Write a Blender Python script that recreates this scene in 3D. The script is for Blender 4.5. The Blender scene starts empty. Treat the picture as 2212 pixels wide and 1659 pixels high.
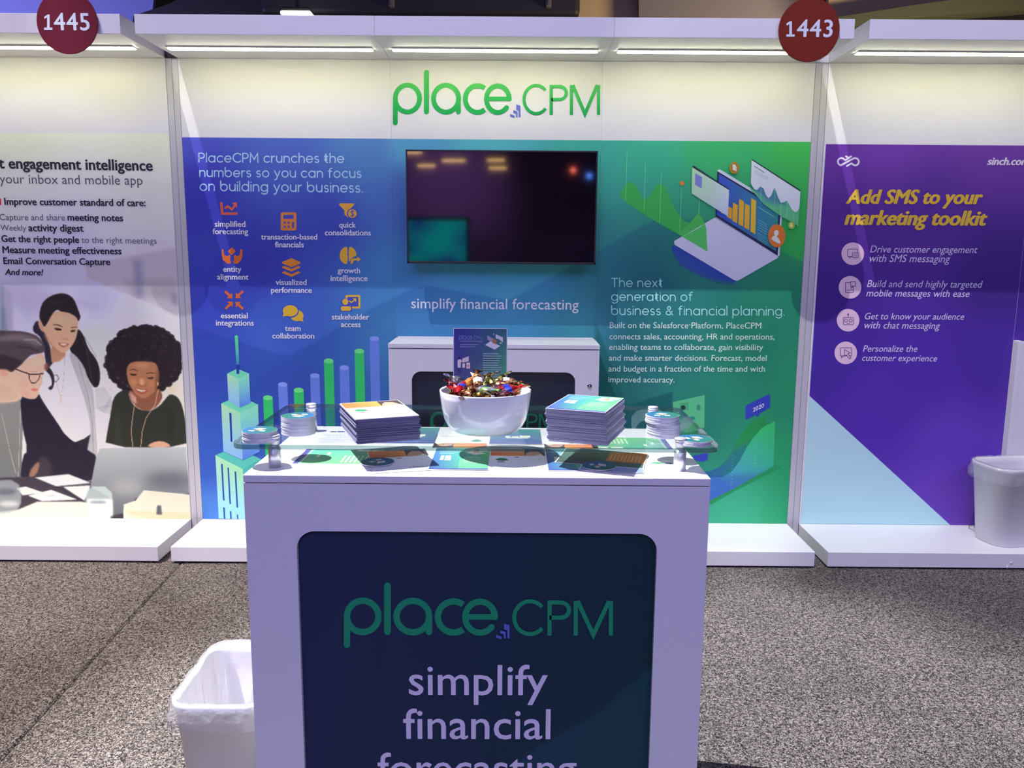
import bpy, bmesh, math, random
import numpy as np
from mathutils import Vector, Matrix
from mathutils.geometry import tessellate_polygon
random.seed(7)
RNG = np.random.default_rng(5)
SC = bpy.context.scene
COL = SC.collection
PI = math.pi

# ------------------------------------------------------------------ camera
FPX, W, H = 1784.6, 2212.0, 1659.0
CAMP = np.array([0.0911, -4.0759, 1.4566])
_y, _p, _r = np.radians([-0.1008, 9.226, 0.4304])
FW = np.array([np.sin(_y) * np.cos(_p), np.cos(_y) * np.cos(_p), -np.sin(_p)])
_rt = np.array([np.cos(_y), -np.sin(_y), 0.0])
_up = np.cross(_rt, FW)
RT = _rt * np.cos(_r) + _up * np.sin(_r)
UP = -_rt * np.sin(_r) + _up * np.cos(_r)
cam = bpy.data.cameras.new('camera')
cam.sensor_width = 36.0
cam.lens = FPX / W * 36.0
cam.clip_start = 0.05
camo = bpy.data.objects.new('camera', cam)
COL.objects.link(camo)
m = Matrix.Identity(4)
for i in range(3):
    m[i][0], m[i][1], m[i][2], m[i][3] = RT[i], UP[i], -FW[i], CAMP[i]
camo.matrix_world = m
SC.camera = camo

# ------------------------------------------------------------------ world, lights, exposure
world = bpy.data.worlds.new('world')
SC.world = world
world.use_nodes = True
bg = world.node_tree.nodes['Background']
bg.inputs[0].default_value = (0.36, 0.32, 0.80, 1)
bg.inputs[1].default_value = 0.10
SC.view_settings.view_transform = 'Standard'
SC.view_settings.look = 'None'
SC.view_settings.exposure = 0.0
SC.view_settings.gamma = 1.0
SC.view_settings.use_curve_mapping = False


def aim(o, target):
    d = Vector(target) - o.location
    o.rotation_euler = d.to_track_quat('-Z', 'Y').to_euler()


def spot(name, loc, target, power, color, half_deg, blend=0.25, radius=0.03):
    l = bpy.data.lights.new(name, 'SPOT')
    l.energy = power
    l.color = color
    l.spot_size = math.radians(half_deg * 2)
    l.spot_blend = blend
    l.shadow_soft_size = radius
    o = bpy.data.objects.new(name, l)
    o.location = loc
    COL.objects.link(o)
    aim(o, target)
    return o


def area(name, loc, target, power, color, sx, sy):
    l = bpy.data.lights.new(name, 'AREA')
    l.shape = 'RECTANGLE'
    l.size, l.size_y = sx, sy
    l.energy = power
    l.color = color
    o = bpy.data.objects.new(name, l)
    o.location = loc
    COL.objects.link(o)
    aim(o, target)
    return o


def from_dir(t, d, k):
    return (t[0] - d[0] * k, t[1] - d[1] * k, t[2] - d[2] * k)


DW = (0.83, 1.0, -2.62)          # direction of the hall spots on the booth walls
for tx, hw, en in ((-2.3, 6.6, 1900), (-0.25, 7.6, 2700), (2.3, 8.4, 3300)):
    tgt = (tx, -0.1, 0.75)
    spot('hall_spot_light', from_dir(tgt, DW, 3.9), tgt, en, (1.0, 0.97, 1.0), hw, 0.3)
DC = (0.42, -0.10, -1.0)         # the spot over the counter comes from behind it
spot('hall_spot_light', from_dir((0.0, -2.1, 0.98), DC, 9.5), (0.0, -2.1, 0.98), 13500, (0.97, 0.96, 1.0), 10.0, 0.6)
area('stage_wash_light', (-1.5, -10.5, 6.0), (0, -1, 1.0), 420, (0.45, 0.41, 1.0), 7, 2.5)
area('stage_wash_light', (4.5, -7.5, 7.0), (0.5, -1, 0.6), 200, (0.50, 0.50, 1.0), 4, 2.5)
spot('carpet_fill_light', (-4.0, -2.2, 8.0), (-2.4, -1.4, 0.0), 5600, (1.0, 0.84, 0.68), 16, 1.0, 0.4)  # unseen lamp added to warm and brighten the left carpet
area('rear_wash_light', (-9.5, 5.0, 2.6), (-7, 13, 6.5), 360, (0.42, 0.42, 1.0), 2.0, 1.0)
area('rear_wash_light', (5.5, 5.0, 2.4), (5, 12, 6.0), 470, (1.0, 0.78, 0.45), 2.0, 1.0)

# ------------------------------------------------------------------ pixel -> point on a plane
def ray(px, py):
    return (px - W / 2) / FPX * RT - (py - H / 2) / FPX * UP + FW


def on_y(px, py, Y):
    d = ray(px, py)
    return Vector(CAMP + d * (Y - CAMP[1]) / d[1])


def on_z(px, py, Z):
    d = ray(px, py)
    return Vector(CAMP + d * (Z - CAMP[2]) / d[2])


# ------------------------------------------------------------------ materials
def srgb(c):
    c = np.asarray(c, float) / 255.0
    return np.where(c <= 0.04045, c / 12.92, ((c + 0.055) / 1.055) ** 2.4)


def lin(r, g, b):
    return tuple(float(v) for v in srgb((r, g, b))) + (1.0,)


INK = np.array([0.60, 0.57, 0.74])
INKS = [1.0]


def ink(c):
    """printed colour (albedo) of a surface that looks c in the booth's light"""
    v = srgb(c) / INK * INKS[0]
    mx_ = v.max(axis=-1, keepdims=True)
    v = np.where(mx_ > 0.88, v * (0.88 / np.maximum(mx_, 1e-6)), v)
    return np.clip(v, 0.002, 0.93)


MATS = {}


def mat(name, color, rough=0.5, metal=0.0, bump=0.0, bscale=200.0, spec=0.5, coat=0.0, emit=None, estr=0.0, vary=0.0):
    if name in MATS:
        return MATS[name]
    m = bpy.data.materials.new(name)
    m.use_nodes = True
    nt = m.node_tree
    b = nt.nodes['Principled BSDF']
    b.inputs['Base Color'].default_value = color
    b.inputs['Roughness'].default_value = rough
    b.inputs['Metallic'].default_value = metal
    b.inputs['Specular IOR Level'].default_value = spec
    b.inputs['Coat Weight'].default_value = coat
    b.inputs['Coat Roughness'].default_value = 0.05
    if emit:
        b.inputs['Emission Color'].default_value = emit
        b.inputs['Emission Strength'].default_value = estr
    tc = nt.nodes.new('ShaderNodeTexCoord')
    nz = nt.nodes.new('ShaderNodeTexNoise')
    nz.inputs['Scale'].default_value = bscale
    nz.inputs['Detail'].default_value = 3
    nt.links.new(tc.outputs['Object'], nz.inputs['Vector'])
    if bump:
        bp = nt.nodes.new('ShaderNodeBump')
        bp.inputs['Strength'].default_value = bump
        bp.inputs['Distance'].default_value = 0.001
        nt.links.new(nz.outputs['Fac'], bp.inputs['Height'])
        nt.links.new(bp.outputs['Normal'], b.inputs['Normal'])
    if vary:
        mx = nt.nodes.new('ShaderNodeMix')
        mx.data_type = 'RGBA'
        mx.inputs[6].default_value = tuple(c * (1 - vary) for c in color[:3]) + (1,)
        mx.inputs[7].default_value = tuple(min(1, c * (1 + vary)) for c in color[:3]) + (1,)
        nt.links.new(nz.outputs['Fac'], mx.inputs[0])
        nt.links.new(mx.outputs[2], b.inputs['Base Color'])
    MATS[name] = m
    return m


LAM = mat('white_laminate', (0.80, 0.79, 0.80, 1), 0.38, bump=0.04, bscale=600, vary=0.01)
LAMF = mat('white_painted_wall', (0.80, 0.79, 0.78, 1), 0.55, bump=0.03, bscale=500)
ALU = mat('brushed_aluminium', (0.72, 0.70, 0.74, 1), 0.42, metal=0.75, bump=0.05, bscale=900)
BLACK = mat('black_plastic', (0.012, 0.012, 0.014, 1), 0.45)
DARKSEAM = mat('dark_joint', (0.03, 0.025, 0.035, 1), 0.8)
PAPER = mat('white_paper', (0.80, 0.79, 0.80, 1), 0.55, bump=0.03, bscale=800)
PAPERD = mat('paper_edges', (0.62, 0.60, 0.68, 1), 0.7, bump=0.1, bscale=900)
LEDM = mat('led_light', (1, 1, 1, 1), 0.5, emit=(1.0, 1.0, 0.70, 1), estr=24.0)

# printed ink: colour comes from the mesh's own colour attribute
INKM = bpy.data.materials.new('printed_ink')
INKM.use_nodes = True
_nt = INKM.node_tree
_b = _nt.nodes['Principled BSDF']
_a = _nt.nodes.new('ShaderNodeAttribute')
_a.attribute_name = 'Col'
_nt.links.new(_a.outputs['Color'], _b.inputs['Base Color'])
_b.inputs['Roughness'].default_value = 0.6
_b.inputs['Specular IOR Level'].default_value = 0.25


def transparent_mix(name, tint, gloss_fac, diff=0.0, dcol=(0.9, 0.9, 0.92, 1), rough=0.03, bump=0.0, bscale=30, ior=1.49):
    m = bpy.data.materials.new(name)
    m.use_nodes = True
    nt = m.node_tree
    nt.nodes.clear()
    out = nt.nodes.new('ShaderNodeOutputMaterial')
    tr = nt.nodes.new('ShaderNodeBsdfTransparent')
    tr.inputs[0].default_value = tint
    gl = nt.nodes.new('ShaderNodeBsdfGlossy')
    gl.inputs['Roughness'].default_value = rough
    df = nt.nodes.new('ShaderNodeBsdfDiffuse')
    df.inputs[0].default_value = dcol
    m1 = nt.nodes.new('ShaderNodeMixShader')
    m1.inputs[0].default_value = diff
    nt.links.new(tr.outputs[0], m1.inputs[1])
    nt.links.new(df.outputs[0], m1.inputs[2])
    fr = nt.nodes.new('ShaderNodeFresnel')
    ge = nt.nodes.new('ShaderNodeNewGeometry')
    mi = nt.nodes.new('ShaderNodeMapRange')
    mi.inputs[3].default_value = ior
    mi.inputs[4].default_value = 1.0 / ior
    nt.links.new(ge.outputs['Backfacing'], mi.inputs[0])
    nt.links.new(mi.outputs[0], fr.inputs[0])
    mul = nt.nodes.new('ShaderNodeMath')
    mul.operation = 'MULTIPLY'
    mul.inputs[1].default_value = gloss_fac
    nt.links.new(fr.outputs[0], mul.inputs[0])
    m2 = nt.nodes.new('ShaderNodeMixShader')
    nt.links.new(mul.outputs[0], m2.inputs[0])
    nt.links.new(m1.outputs[0], m2.inputs[1])
    nt.links.new(gl.outputs[0], m2.inputs[2])
    if bump:
        tc = nt.nodes.new('ShaderNodeTexCoord')
        nz = nt.nodes.new('ShaderNodeTexNoise')
        nz.inputs['Scale'].default_value = bscale
        nz.inputs['Detail'].default_value = 4
        bp = nt.nodes.new('ShaderNodeBump')
        bp.inputs['Strength'].default_value = bump
        bp.inputs['Distance'].default_value = 0.01
        nt.links.new(tc.outputs['Object'], nz.inputs['Vector'])
        nt.links.new(nz.outputs['Fac'], bp.inputs['Height'])
        nt.links.new(bp.outputs['Normal'], gl.inputs['Normal'])
        nt.links.new(bp.outputs['Normal'], df.inputs['Normal'])
    nt.links.new(m2.outputs[0], out.inputs[0])
    return m


ACRY = transparent_mix('clear_acrylic', (0.955, 0.975, 0.965, 1), 1.0)
ACRE = transparent_mix('acrylic_edge', (0.36, 0.48, 0.46, 1), 1.0, 0.12, (0.22, 0.36, 0.34, 1))
LINER = transparent_mix('plastic_liner', (0.95, 0.95, 0.96, 1), 1.0, 0.22, (0.9, 0.9, 0.93, 1), 0.12, 0.8, 28)

# carpet
CARPET = bpy.data.materials.new('frieze_carpet')
CARPET.use_nodes = True
nt = CARPET.node_tree
b = nt.nodes['Principled BSDF']
b.inputs['Roughness'].default_value = 0.95
b.inputs['Specular IOR Level'].default_value = 0.1
tc = nt.nodes.new('ShaderNodeTexCoord')
n1 = nt.nodes.new('ShaderNodeTexNoise')
n1.inputs['Scale'].default_value = 125
n1.inputs['Detail'].default_value = 2.5
n1.inputs['Roughness'].default_value = 0.62
n1.inputs['Distortion'].default_value = 1.6
n3 = nt.nodes.new('ShaderNodeTexNoise')
n3.inputs['Scale'].default_value = 2.2
n3.inputs['Detail'].default_value = 4
cr = nt.nodes.new('ShaderNodeValToRGB')
cr.color_ramp.elements[0].position = 0.435
cr.color_ramp.elements[0].color = (0.030, 0.024, 0.023, 1)
cr.color_ramp.elements[1].position = 0.565
cr.color_ramp.elements[1].color = (0.32, 0.29, 0.275, 1)
e = cr.color_ramp.elements.new(0.5)
e.color = (0.125, 0.11, 0.104, 1)
mx = nt.nodes.new('ShaderNodeMix')
mx.data_type = 'RGBA'
mx.blend_type = 'MULTIPLY'
mx.inputs[0].default_value = 0.55
cr2 = nt.nodes.new('ShaderNodeValToRGB')
cr2.color_ramp.elements[0].position = 0.3
cr2.color_ramp.elements[0].color = (0.55, 0.55, 0.55, 1)
cr2.color_ramp.elements[1].position = 0.6
bp = nt.nodes.new('ShaderNodeBump')
bp.inputs['Strength'].default_value = 1.0
bp.inputs['Distance'].default_value = 0.008
L = nt.links.new
L(tc.outputs['Object'], n1.inputs['Vector'])
L(tc.outputs['Object'], n3.inputs['Vector'])
L(n1.outputs['Fac'], cr.inputs[0])
L(n3.outputs['Fac'], cr2.inputs[0])
L(cr.outputs[0], mx.inputs[6])
L(cr2.outputs[0], mx.inputs[7])
L(mx.outputs[2], b.inputs['Base Color'])
L(n1.outputs['Fac'], bp.inputs['Height'])
L(bp.outputs['Normal'], b.inputs['Normal'])


# ------------------------------------------------------------------ object helpers
def obj(name, data, parent=None, loc=None):
    o = bpy.data.objects.new(name, data)
    COL.objects.link(o)
    if parent:
        o.parent = parent
    if loc:
        o.location = loc
    return o


def tag(o, label=None, cat=None, group=None, kind=None):
    if label: o['label'] = label
    if cat: o['category'] = cat
    if group: o['group'] = group
    if kind: o['kind'] = kind
    return o


def thing(name, label, cat, loc=(0, 0, 0), rz=0, group=None):
    o = bpy.data.objects.new(name, None)
    COL.objects.link(o)
    o.location = loc
    o.rotation_euler = (0, 0, rz)
    o.empty_display_size = 0.05
    return tag(o, label, cat, group)


def mesh_from_bm(bm, name, mats, smooth=False):
    me = bpy.data.meshes.new(name)
    bmesh.ops.recalc_face_normals(bm, faces=bm.faces)
    bm.to_mesh(me)
    bm.free()
    for m_ in (mats if isinstance(mats, (list, tuple)) else [mats]):
        me.materials.append(m_)
    if smooth:
        for p in me.polygons:
            p.use_smooth = True
    return me


def bm_box(bm, x0, x1, y0, y1, z0, z1, bevel=0.0):
    r = bmesh.ops.create_cube(bm, size=1.0)
    vs = r['verts']
    for v in vs:
        v.co = Vector(((x0 + x1) / 2 + v.co.x * (x1 - x0), (y0 + y1) / 2 + v.co.y * (y1 - y0), (z0 + z1) / 2 + v.co.z * (z1 - z0)))
    if bevel:
        es = set()
        for v in vs:
            for e_ in v.link_edges:
                es.add(e_)
        bmesh.ops.bevel(bm, geom=list(es), offset=bevel, segments=2, affect='EDGES', profile=0.5)


def box(name, x0, x1, y0, y1, z0, z1, m_, parent=None, bevel=0.0015):
    bm = bmesh.new()
    bm_box(bm, x0, x1, y0, y1, z0, z1, bevel)
    return obj(name, mesh_from_bm(bm, name, m_), parent)


def lathe_mesh(name, prof, seg, m_, smooth=True):
    bm = bmesh.new()
    rings = []
    for r, z in prof:
        if r < 1e-6:
            rings.append([bm.verts.new((0, 0, z))])
        else:
            rings.append([bm.verts.new((r * math.cos(2 * PI * k / seg), r * math.sin(2 * PI * k / seg), z)) for k in range(seg)])
    for a_, b_ in zip(rings[:-1], rings[1:]):
        for k in range(seg):
            k2 = (k + 1) % seg
            if len(a_) == 1:
                bm.faces.new((a_[0], b_[k], b_[k2]))
            elif len(b_) == 1:
                bm.faces.new((a_[k], a_[k2], b_[0]))
            else:
                bm.faces.new((a_[k], a_[k2], b_[k2], b_[k]))
    return mesh_from_bm(bm, name, m_, smooth)


def rrect(x0, x1, y0, y1, r, n=8, corners=(1, 1, 1, 1)):
    """outline CCW, corners order: (x1,y0),(x1,y1),(x0,y1),(x0,y0)"""
    pts = []
    for (cx, cy, a0, on) in ((x1, y0, -90, corners[0]), (x1, y1, 0, corners[1]), (x0, y1, 90, corners[2]), (x0, y0, 180, corners[3])):
        if not on or r <= 0:
            pts.append((cx, cy))
            continue
        ox = cx - r if cx == x1 else cx + r
        oy = cy + r if cy == y0 else cy - r
        for k in range(n + 1):
            a_ = math.radians(a0 + 90 * k / n)
            pts.append((ox + r * math.cos(a_), oy + r * math.sin(a_)))
    return pts


def prism_mesh(name, pts, z0, z1, mats, side_mat=0, bevel=0.0):
    bm = bmesh.new()
    lo = [bm.verts.new((x, y, z0)) for x, y in pts]
    hi = [bm.verts.new((x, y, z1)) for x, y in pts]
    bm.faces.new(lo)
    bm.faces.new(hi)
    n = len(pts)
    for k in range(n):
        f = bm.faces.new((lo[k], lo[(k + 1) % n], hi[(k + 1) % n], hi[k]))
        f.material_index = side_mat
    if bevel:
        es = [e_ for e_ in bm.edges if abs(e_.verts[0].co.z - e_.verts[1].co.z) < 1e-7]
        bmesh.ops.bevel(bm, geom=es, offset=bevel, segments=2, affect='EDGES', profile=0.5)
    return mesh_from_bm(bm, name, mats)


def framed_panel(name, x0, x1, z0, z1, yf, th, op, r, m_, parent, segs=8):
    """vertical panel facing -Y with a rounded-rectangle opening op=(x0,x1,z0,z1)"""
    outer = [(x0, z0), (x1, z0), (x1, z1), (x0, z1)]
    inner = rrect(*op, r, segs)
    bm = bmesh.new()
    def ring(pts, y):
        return [bm.verts.new((x, y, z)) for x, z in pts]
    of, ob_, inf, inb = ring(outer, yf), ring(outer, yf + th), ring(inner, yf), ring(inner, yf + th)
    n = len(inner)
    q = n // 4
    # order of inner quarters: corner (x1,z0),(x1,z1),(x0,z1),(x0,z0)
    oc = [1, 2, 3, 0]
    for O, I in ((of, inf), (ob_, inb)):
        for c in range(4):
            for k in range(q - 1):
                bm.faces.new((O[oc[c]], I[c * q + k], I[c * q + k + 1]))
            bm.faces.new((O[oc[c]], I[c * q + q - 1], I[((c + 1) * q) % n], O[oc[(c + 1) % 4]]))
    for k in range(4):
        bm.faces.new((of[k], of[(k + 1) % 4], ob_[(k + 1) % 4], ob_[k]))
    for k in range(n):
        bm.faces.new((inf[k], inf[(k + 1) % n], inb[(k + 1) % n], inb[k]))
    return obj(name, mesh_from_bm(bm, name, m_), parent)


# ------------------------------------------------------------------ flat print (decals)
class Decal:
    """flat print made of coloured polygons; f maps (u, v) to a point, n is the facing normal"""
    def __init__(s, f, n, step=0.00012, base=0.0004):
        s.f, s.n, s.step, s.k, s.base = f, Vector(n), step, 0, base
        s.v, s.t, s.c = [], [], []

    def _add(s, pts, cols, tris):
        o = s.n * (s.base + s.step * s.k)
        i0 = len(s.v)
        for p in pts:
            s.v.append(tuple(Vector(s.f(*p)) + o))
        s.c += list(cols)
        s.t += [(a_ + i0, b_ + i0, c_ + i0) for a_, b_, c_ in tris]

    def poly(s, pts, col, new=True, raw=False):
        if new:
            s.k += 1
        if len(pts) < 3:
            return
        if isinstance(col[0], (tuple, list)):
            cols = [tuple(ink(c)) for c in col]
        else:
            cols = [tuple(ink(col))] * len(pts)
        tr = tessellate_polygon([[Vector((p[0], p[1], 0)) for p in pts]])
        s._add(pts, cols, tr)

    def grad(s, pts, fn):
        """polygon coloured per point by fn(x, y)"""
        s.poly(pts, [tuple(fn(*p)) for p in pts])

    def disc(s, cx, cy, rx, ry, col, n=28, new=True):
        s.poly([(cx + rx * math.cos(2 * PI * k / n), cy + ry * math.sin(2 * PI * k / n)) for k in range(n)], col, new)

    def stroke(s, pts, w, col, cap=True, new=True, closed=False):
        """col may be a function of (x, y)"""
        if new:
            s.k += 1
        fn = col if callable(col) else (lambda x, y: col)
        P = [Vector((p[0], p[1])) for p in pts]
        if len(P) > 6 and (P[0] - P[-1]).length < 1e-4 * (1 + P[0].length):
            P.pop()
            closed = True
        if closed:
            P.append(P[0].copy())
        n = len(P)
        L_, R_ = [], []
        for i in range(n):
            if closed and i in (0, n - 1):
                d0 = (P[0] - P[-2]).normalized()
                d1 = (P[1] - P[0]).normalized()
            else:
                d0 = (P[i] - P[i - 1]).normalized() if i > 0 else (P[1] - P[0]).normalized()
                d1 = (P[i + 1] - P[i]).normalized() if i < n - 1 else d0
            t = (d0 + d1)
            t = t.normalized() if t.length > 1e-6 else d1
            nn = Vector((-t.y, t.x))
            c = max(0.35, nn.dot(Vector((-d1.y, d1.x))))
            L_.append(P[i] + nn * (w / 2 / c))
            R_.append(P[i] - nn * (w / 2 / c))
        pts2 = [tuple(p) for p in L_ + R_]
        tris = []
        for i in range(n - 1):
            tris += [(i, i + 1, n + i), (i + 1, n + i + 1, n + i)]
        s._add(pts2, [tuple(ink(fn(*p))) for p in pts2], tris)
        if cap and not closed:
            for p, d in ((P[0], P[0] - P[1]), (P[-1], P[-1] - P[-2])):
                a0 = math.atan2(d.y, d.x)
                s.poly([(p.x + w / 2 * math.cos(a0 + q * PI / 8), p.y + w / 2 * math.sin(a0 + q * PI / 8)) for q in range(-4, 5)], tuple(fn(p.x, p.y)), False)

    def build(s, name, parent=None, m_=None):
        me = bpy.data.meshes.new(name)
        me.from_pydata(s.v, [], s.t)
        ca = me.color_attributes.new('Col', 'FLOAT_COLOR', 'POINT')
        arr = np.ones((len(s.v), 4), np.float32)
        arr[:, :3] = np.array(s.c, np.float32)
        ca.data.foreach_set('color', arr.ravel())
        me.materials.append(m_ or INKM)
        me.update()
        # face the print outwards
        if me.polygons:
            fl = [p.index for p in me.polygons if p.normal.dot(s.n) < 0]
            if fl:
                bm = bmesh.new()
                bm.from_mesh(me)
                bm.faces.ensure_lookup_table()
                bmesh.ops.reverse_faces(bm, faces=[bm.faces[i] for i in fl])
                bm.to_mesh(me)
                bm.free()
        return obj(name, me, parent)


def arc(cx, cy, rx, ry, a0, a1, n=20):
    return [(cx + rx * math.cos(math.radians(a0 + (a1 - a0) * k / n)), cy + ry * math.sin(math.radians(a0 + (a1 - a0) * k / n))) for k in range(n + 1)]


# letters from the built-in font -> coloured flat mesh, placed by two baseline points
def text(name, body, pL, pR, plane, col, parent=None, bold=0.0, slant=0.0, sy=1.0, rep=0, lift=0.0012, D=None, spacing=1.0):
    """pL, pR: 3D end points of the baseline; plane: (x axis fallback, up axis, normal)"""
    cu = bpy.data.curves.new('t', 'FONT')
    cu.body = body
    cu.size = 1.0
    cu.shear = slant
    cu.space_character = spacing
    cu.resolution_u = 3
    o = bpy.data.objects.new('t', cu)
    COL.objects.link(o)
    dg = bpy.context.evaluated_depsgraph_get()
    me = bpy.data.meshes.new_from_object(o.evaluated_get(dg))
    bpy.data.objects.remove(o)
    bpy.data.curves.remove(cu)
    n = len(me.vertices)
    co = np.empty(n * 3, np.float32)
    me.vertices.foreach_get('co', co)
    co = co.reshape(-1, 3)
    x0, x1 = co[:, 0].min(), co[:, 0].max()
    pL, pR = Vector(pL), Vector(pR)
    ex = pR - pL
    s_ = ex.length / (x1 - x0)
    ex.normalize()
    up, nn = Vector(plane[0]), Vector(plane[1])
    up = Vector(up)
    out = (np.array(pL)[None, :] + (co[:, 0:1] - x0) * s_ * np.array(ex)[None, :] + co[:, 1:2] * s_ * sy * np.array(up)[None, :] + lift * np.array(nn)[None, :])
    me.vertices.foreach_set('co', out.astype(np.float32).ravel())
    me.update()
    sh = []
    bb_ = bold + rep
    if bb_ > 0.0005:
        sh = [(bb_, 0.0), (-bb_, 0.0), (0.0, bold), (0.0, -bold)]
        if bb_ > 0.02:
            sh += [(bb_ * .5, bold * .8), (-bb_ * .5, -bold * .8), (bb_ * .5, -bold * .8), (-bb_ * .5, bold * .8)]
    if sh:
        bm = bmesh.new()
        bm.from_mesh(me)
        g = list(bm.verts) + list(bm.edges) + list(bm.faces)
        for li, (qx, qy) in enumerate(sh):
            r = bmesh.ops.duplicate(bm, geom=g)
            for v in r['geom']:
                if isinstance(v, bmesh.types.BMVert):
                    v.co += ex * (qx * s_) + up * (qy * s_) + nn * (.00010 * (li + 1))
        bm.to_mesh(me)
        bm.free()
    ca = me.color_attributes.new('Col', 'FLOAT_COLOR', 'POINT')
    arr = np.ones((len(me.vertices), 4), np.float32)
    arr[:, :3] = ink(col)
    ca.data.foreach_set('color', arr.ravel())
    me.materials.clear()
    me.materials.append(INKM)
    fl = [p.index for p in me.polygons if p.normal.dot(nn) < 0]
    if fl:
        bm = bmesh.new()
        bm.from_mesh(me)
        bmesh.ops.reverse_faces(bm, faces=bm.faces)
        bm.to_mesh(me)
        bm.free()
    return me


def join_meshes(name, meshes, parent=None):
    bm = bmesh.new()
    for me in meshes:
        bm.from_mesh(me)
    out = bpy.data.meshes.new(name)
    bm.to_mesh(out)
    bm.free()
    out.materials.append(INKM)
    for me in meshes:
        bpy.data.meshes.remove(me)
    return obj(name, out, parent)


# rounded stroke letters (x-height 1)
def glyphs():
    G = {}
    O = arc(.5, .5, .5, .5, 0, 360, 28)
    G['a'] = (1.02, [O, [(1, 1), (1, 0)]])
    G['b'] = (1.02, [O, [(0, 1.5), (0, .5)]])
    G['c'] = (.86, [arc(.5, .5, .5, .5, 48, 312)])
    G['d'] = (1.02, [O, [(1, 1.5), (1, 0)]])
    G['e'] = (.98, [[(0.02, .5), (.98, .5)], arc(.5, .5, .5, .5, 0, 318, 26)])
    G['f'] = (.55, [[(.58, 1.47)] + arc(.5, 1.2, .3, .27, 80, 180, 8) + [(.2, 0)], [(0, 1), (.5, 1)]])
    G['g'] = (1.02, [O, [(1, 1)] + arc(.5, -.02, .5, .43, 0, -145, 14)])
    arch = arc(.42, .56, .42, .43, 180, 0, 14)
    G['h'] = (.84, [[(0, 1.5), (0, 0)], arch + [(.84, 0)]])
    G['i'] = (.0, [[(0, .98), (0, 0)], [(0, 1.36), (0, 1.37)]])
    G['l'] = (.0, [[(0, 1.5), (0, 0)]])
    a1 = arc(.35, .62, .35, .37, 180, 0, 12)
    a2 = arc(1.05, .62, .35, .37, 180, 0, 12)
    G['m'] = (1.4, [[(0, 1), (0, 0)], a1 + [(.7, 0)], a2 + [(1.4, 0)]])
    G['n'] = (.84, [[(0, 1), (0, 0)], arch + [(.84, 0)]])
    G['o'] = (1.0, [O])
    G['p'] = (1.02, [O, [(0, 1), (0, -.45)]])
    G['r'] = (.45, [[(0, 1), (0, 0)], arc(.45, .5, .45, .48, 180, 88, 9)])
    G['s'] = (.62, [arc(.31, .74, .27, .25, 40, 250, 12) + arc(.33, .26, .29, .26, 70, -145, 12)])
    G['t'] = (.52, [[(.2, 1.36), (.2, .28)] + arc(.46, .28, .26, .27, 180, 275, 8), [(0, 1), (.5, 1)]])
    G['u'] = (.84, [[(0, 1)] + arc(.42, .44, .42, .43, 180, 360, 14), [(.84, 1), (.84, 0)]])
    G['x'] = (.74, [[(0, 1), (.74, 0)], [(.74, 1), (0, 0)]])
    G['y'] = (.84, [[(0, 1), (.44, .05)], [(.84, 1), (.3, -.3), (.16, -.44), (0, -.45)]])
    G['.'] = (.06, [[(.03, .02), (.04, .02)]])
    G['P'] = (.86, [[(0, 0), (0, 1.42), (.45, 1.42)] + arc(.46, 1.02, .4, .4, 90, -90, 12) + [(0, .62)]])
    G['C'] = (1.2, [arc(.72, .71, .72, .71, 45, 315, 22)])
    G['M'] = (1.24, [[(0, 0), (.06, 1.42), (.62, .45), (1.18, 1.42), (1.24, 0)]])
    G['T'] = (1.0, [[(0, 1.42), (1, 1.42)], [(.5, 1.42), (.5, 0)]])
    G['&'] = (1.1, [[(1.08, 0), (.3, .92)] + arc(.5, 1.12, .25, .28, 215, 0, 12) + [(.6, .85), (.2, .6)] + arc(.42, .34, .42, .34, 130, 300, 12) + [(1.0, .62)]])
    return G


GL = glyphs()


def stroke_text(D, body, pL, pR, w, col, up=-1.0, gap=0.36, space=0.62):
    """rounded letters into a Decal; pL, pR baseline ends in the decal's own coordinates"""
    x = 0.0
    items = []
    for ch in body:
        if ch == ' ':
            x += space
            continue
        adv, st = GL[ch]
        items.append((x, st))
        x += adv + gap
    total = x - gap
    dx, dy = pR[0] - pL[0], pR[1] - pL[1]
    s_ = math.hypot(dx, dy) / total
    ux, uy = dx / total / s_, dy / total / s_
    D.k += 1
    k0 = D.k
    for x0, st in items:
        for i_, pl in enumerate(st):
            D.k = k0 + i_
            q = [(pL[0] + (x0 + a_) * s_ * ux, pL[1] + (x0 + a_) * s_ * uy + up * b_ * s_) for a_, b_ in pl]
            D.stroke(q, w * s_, col, new=False)


LOGO_G = ((64, 152, 86), (14, 128, 66))


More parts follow.
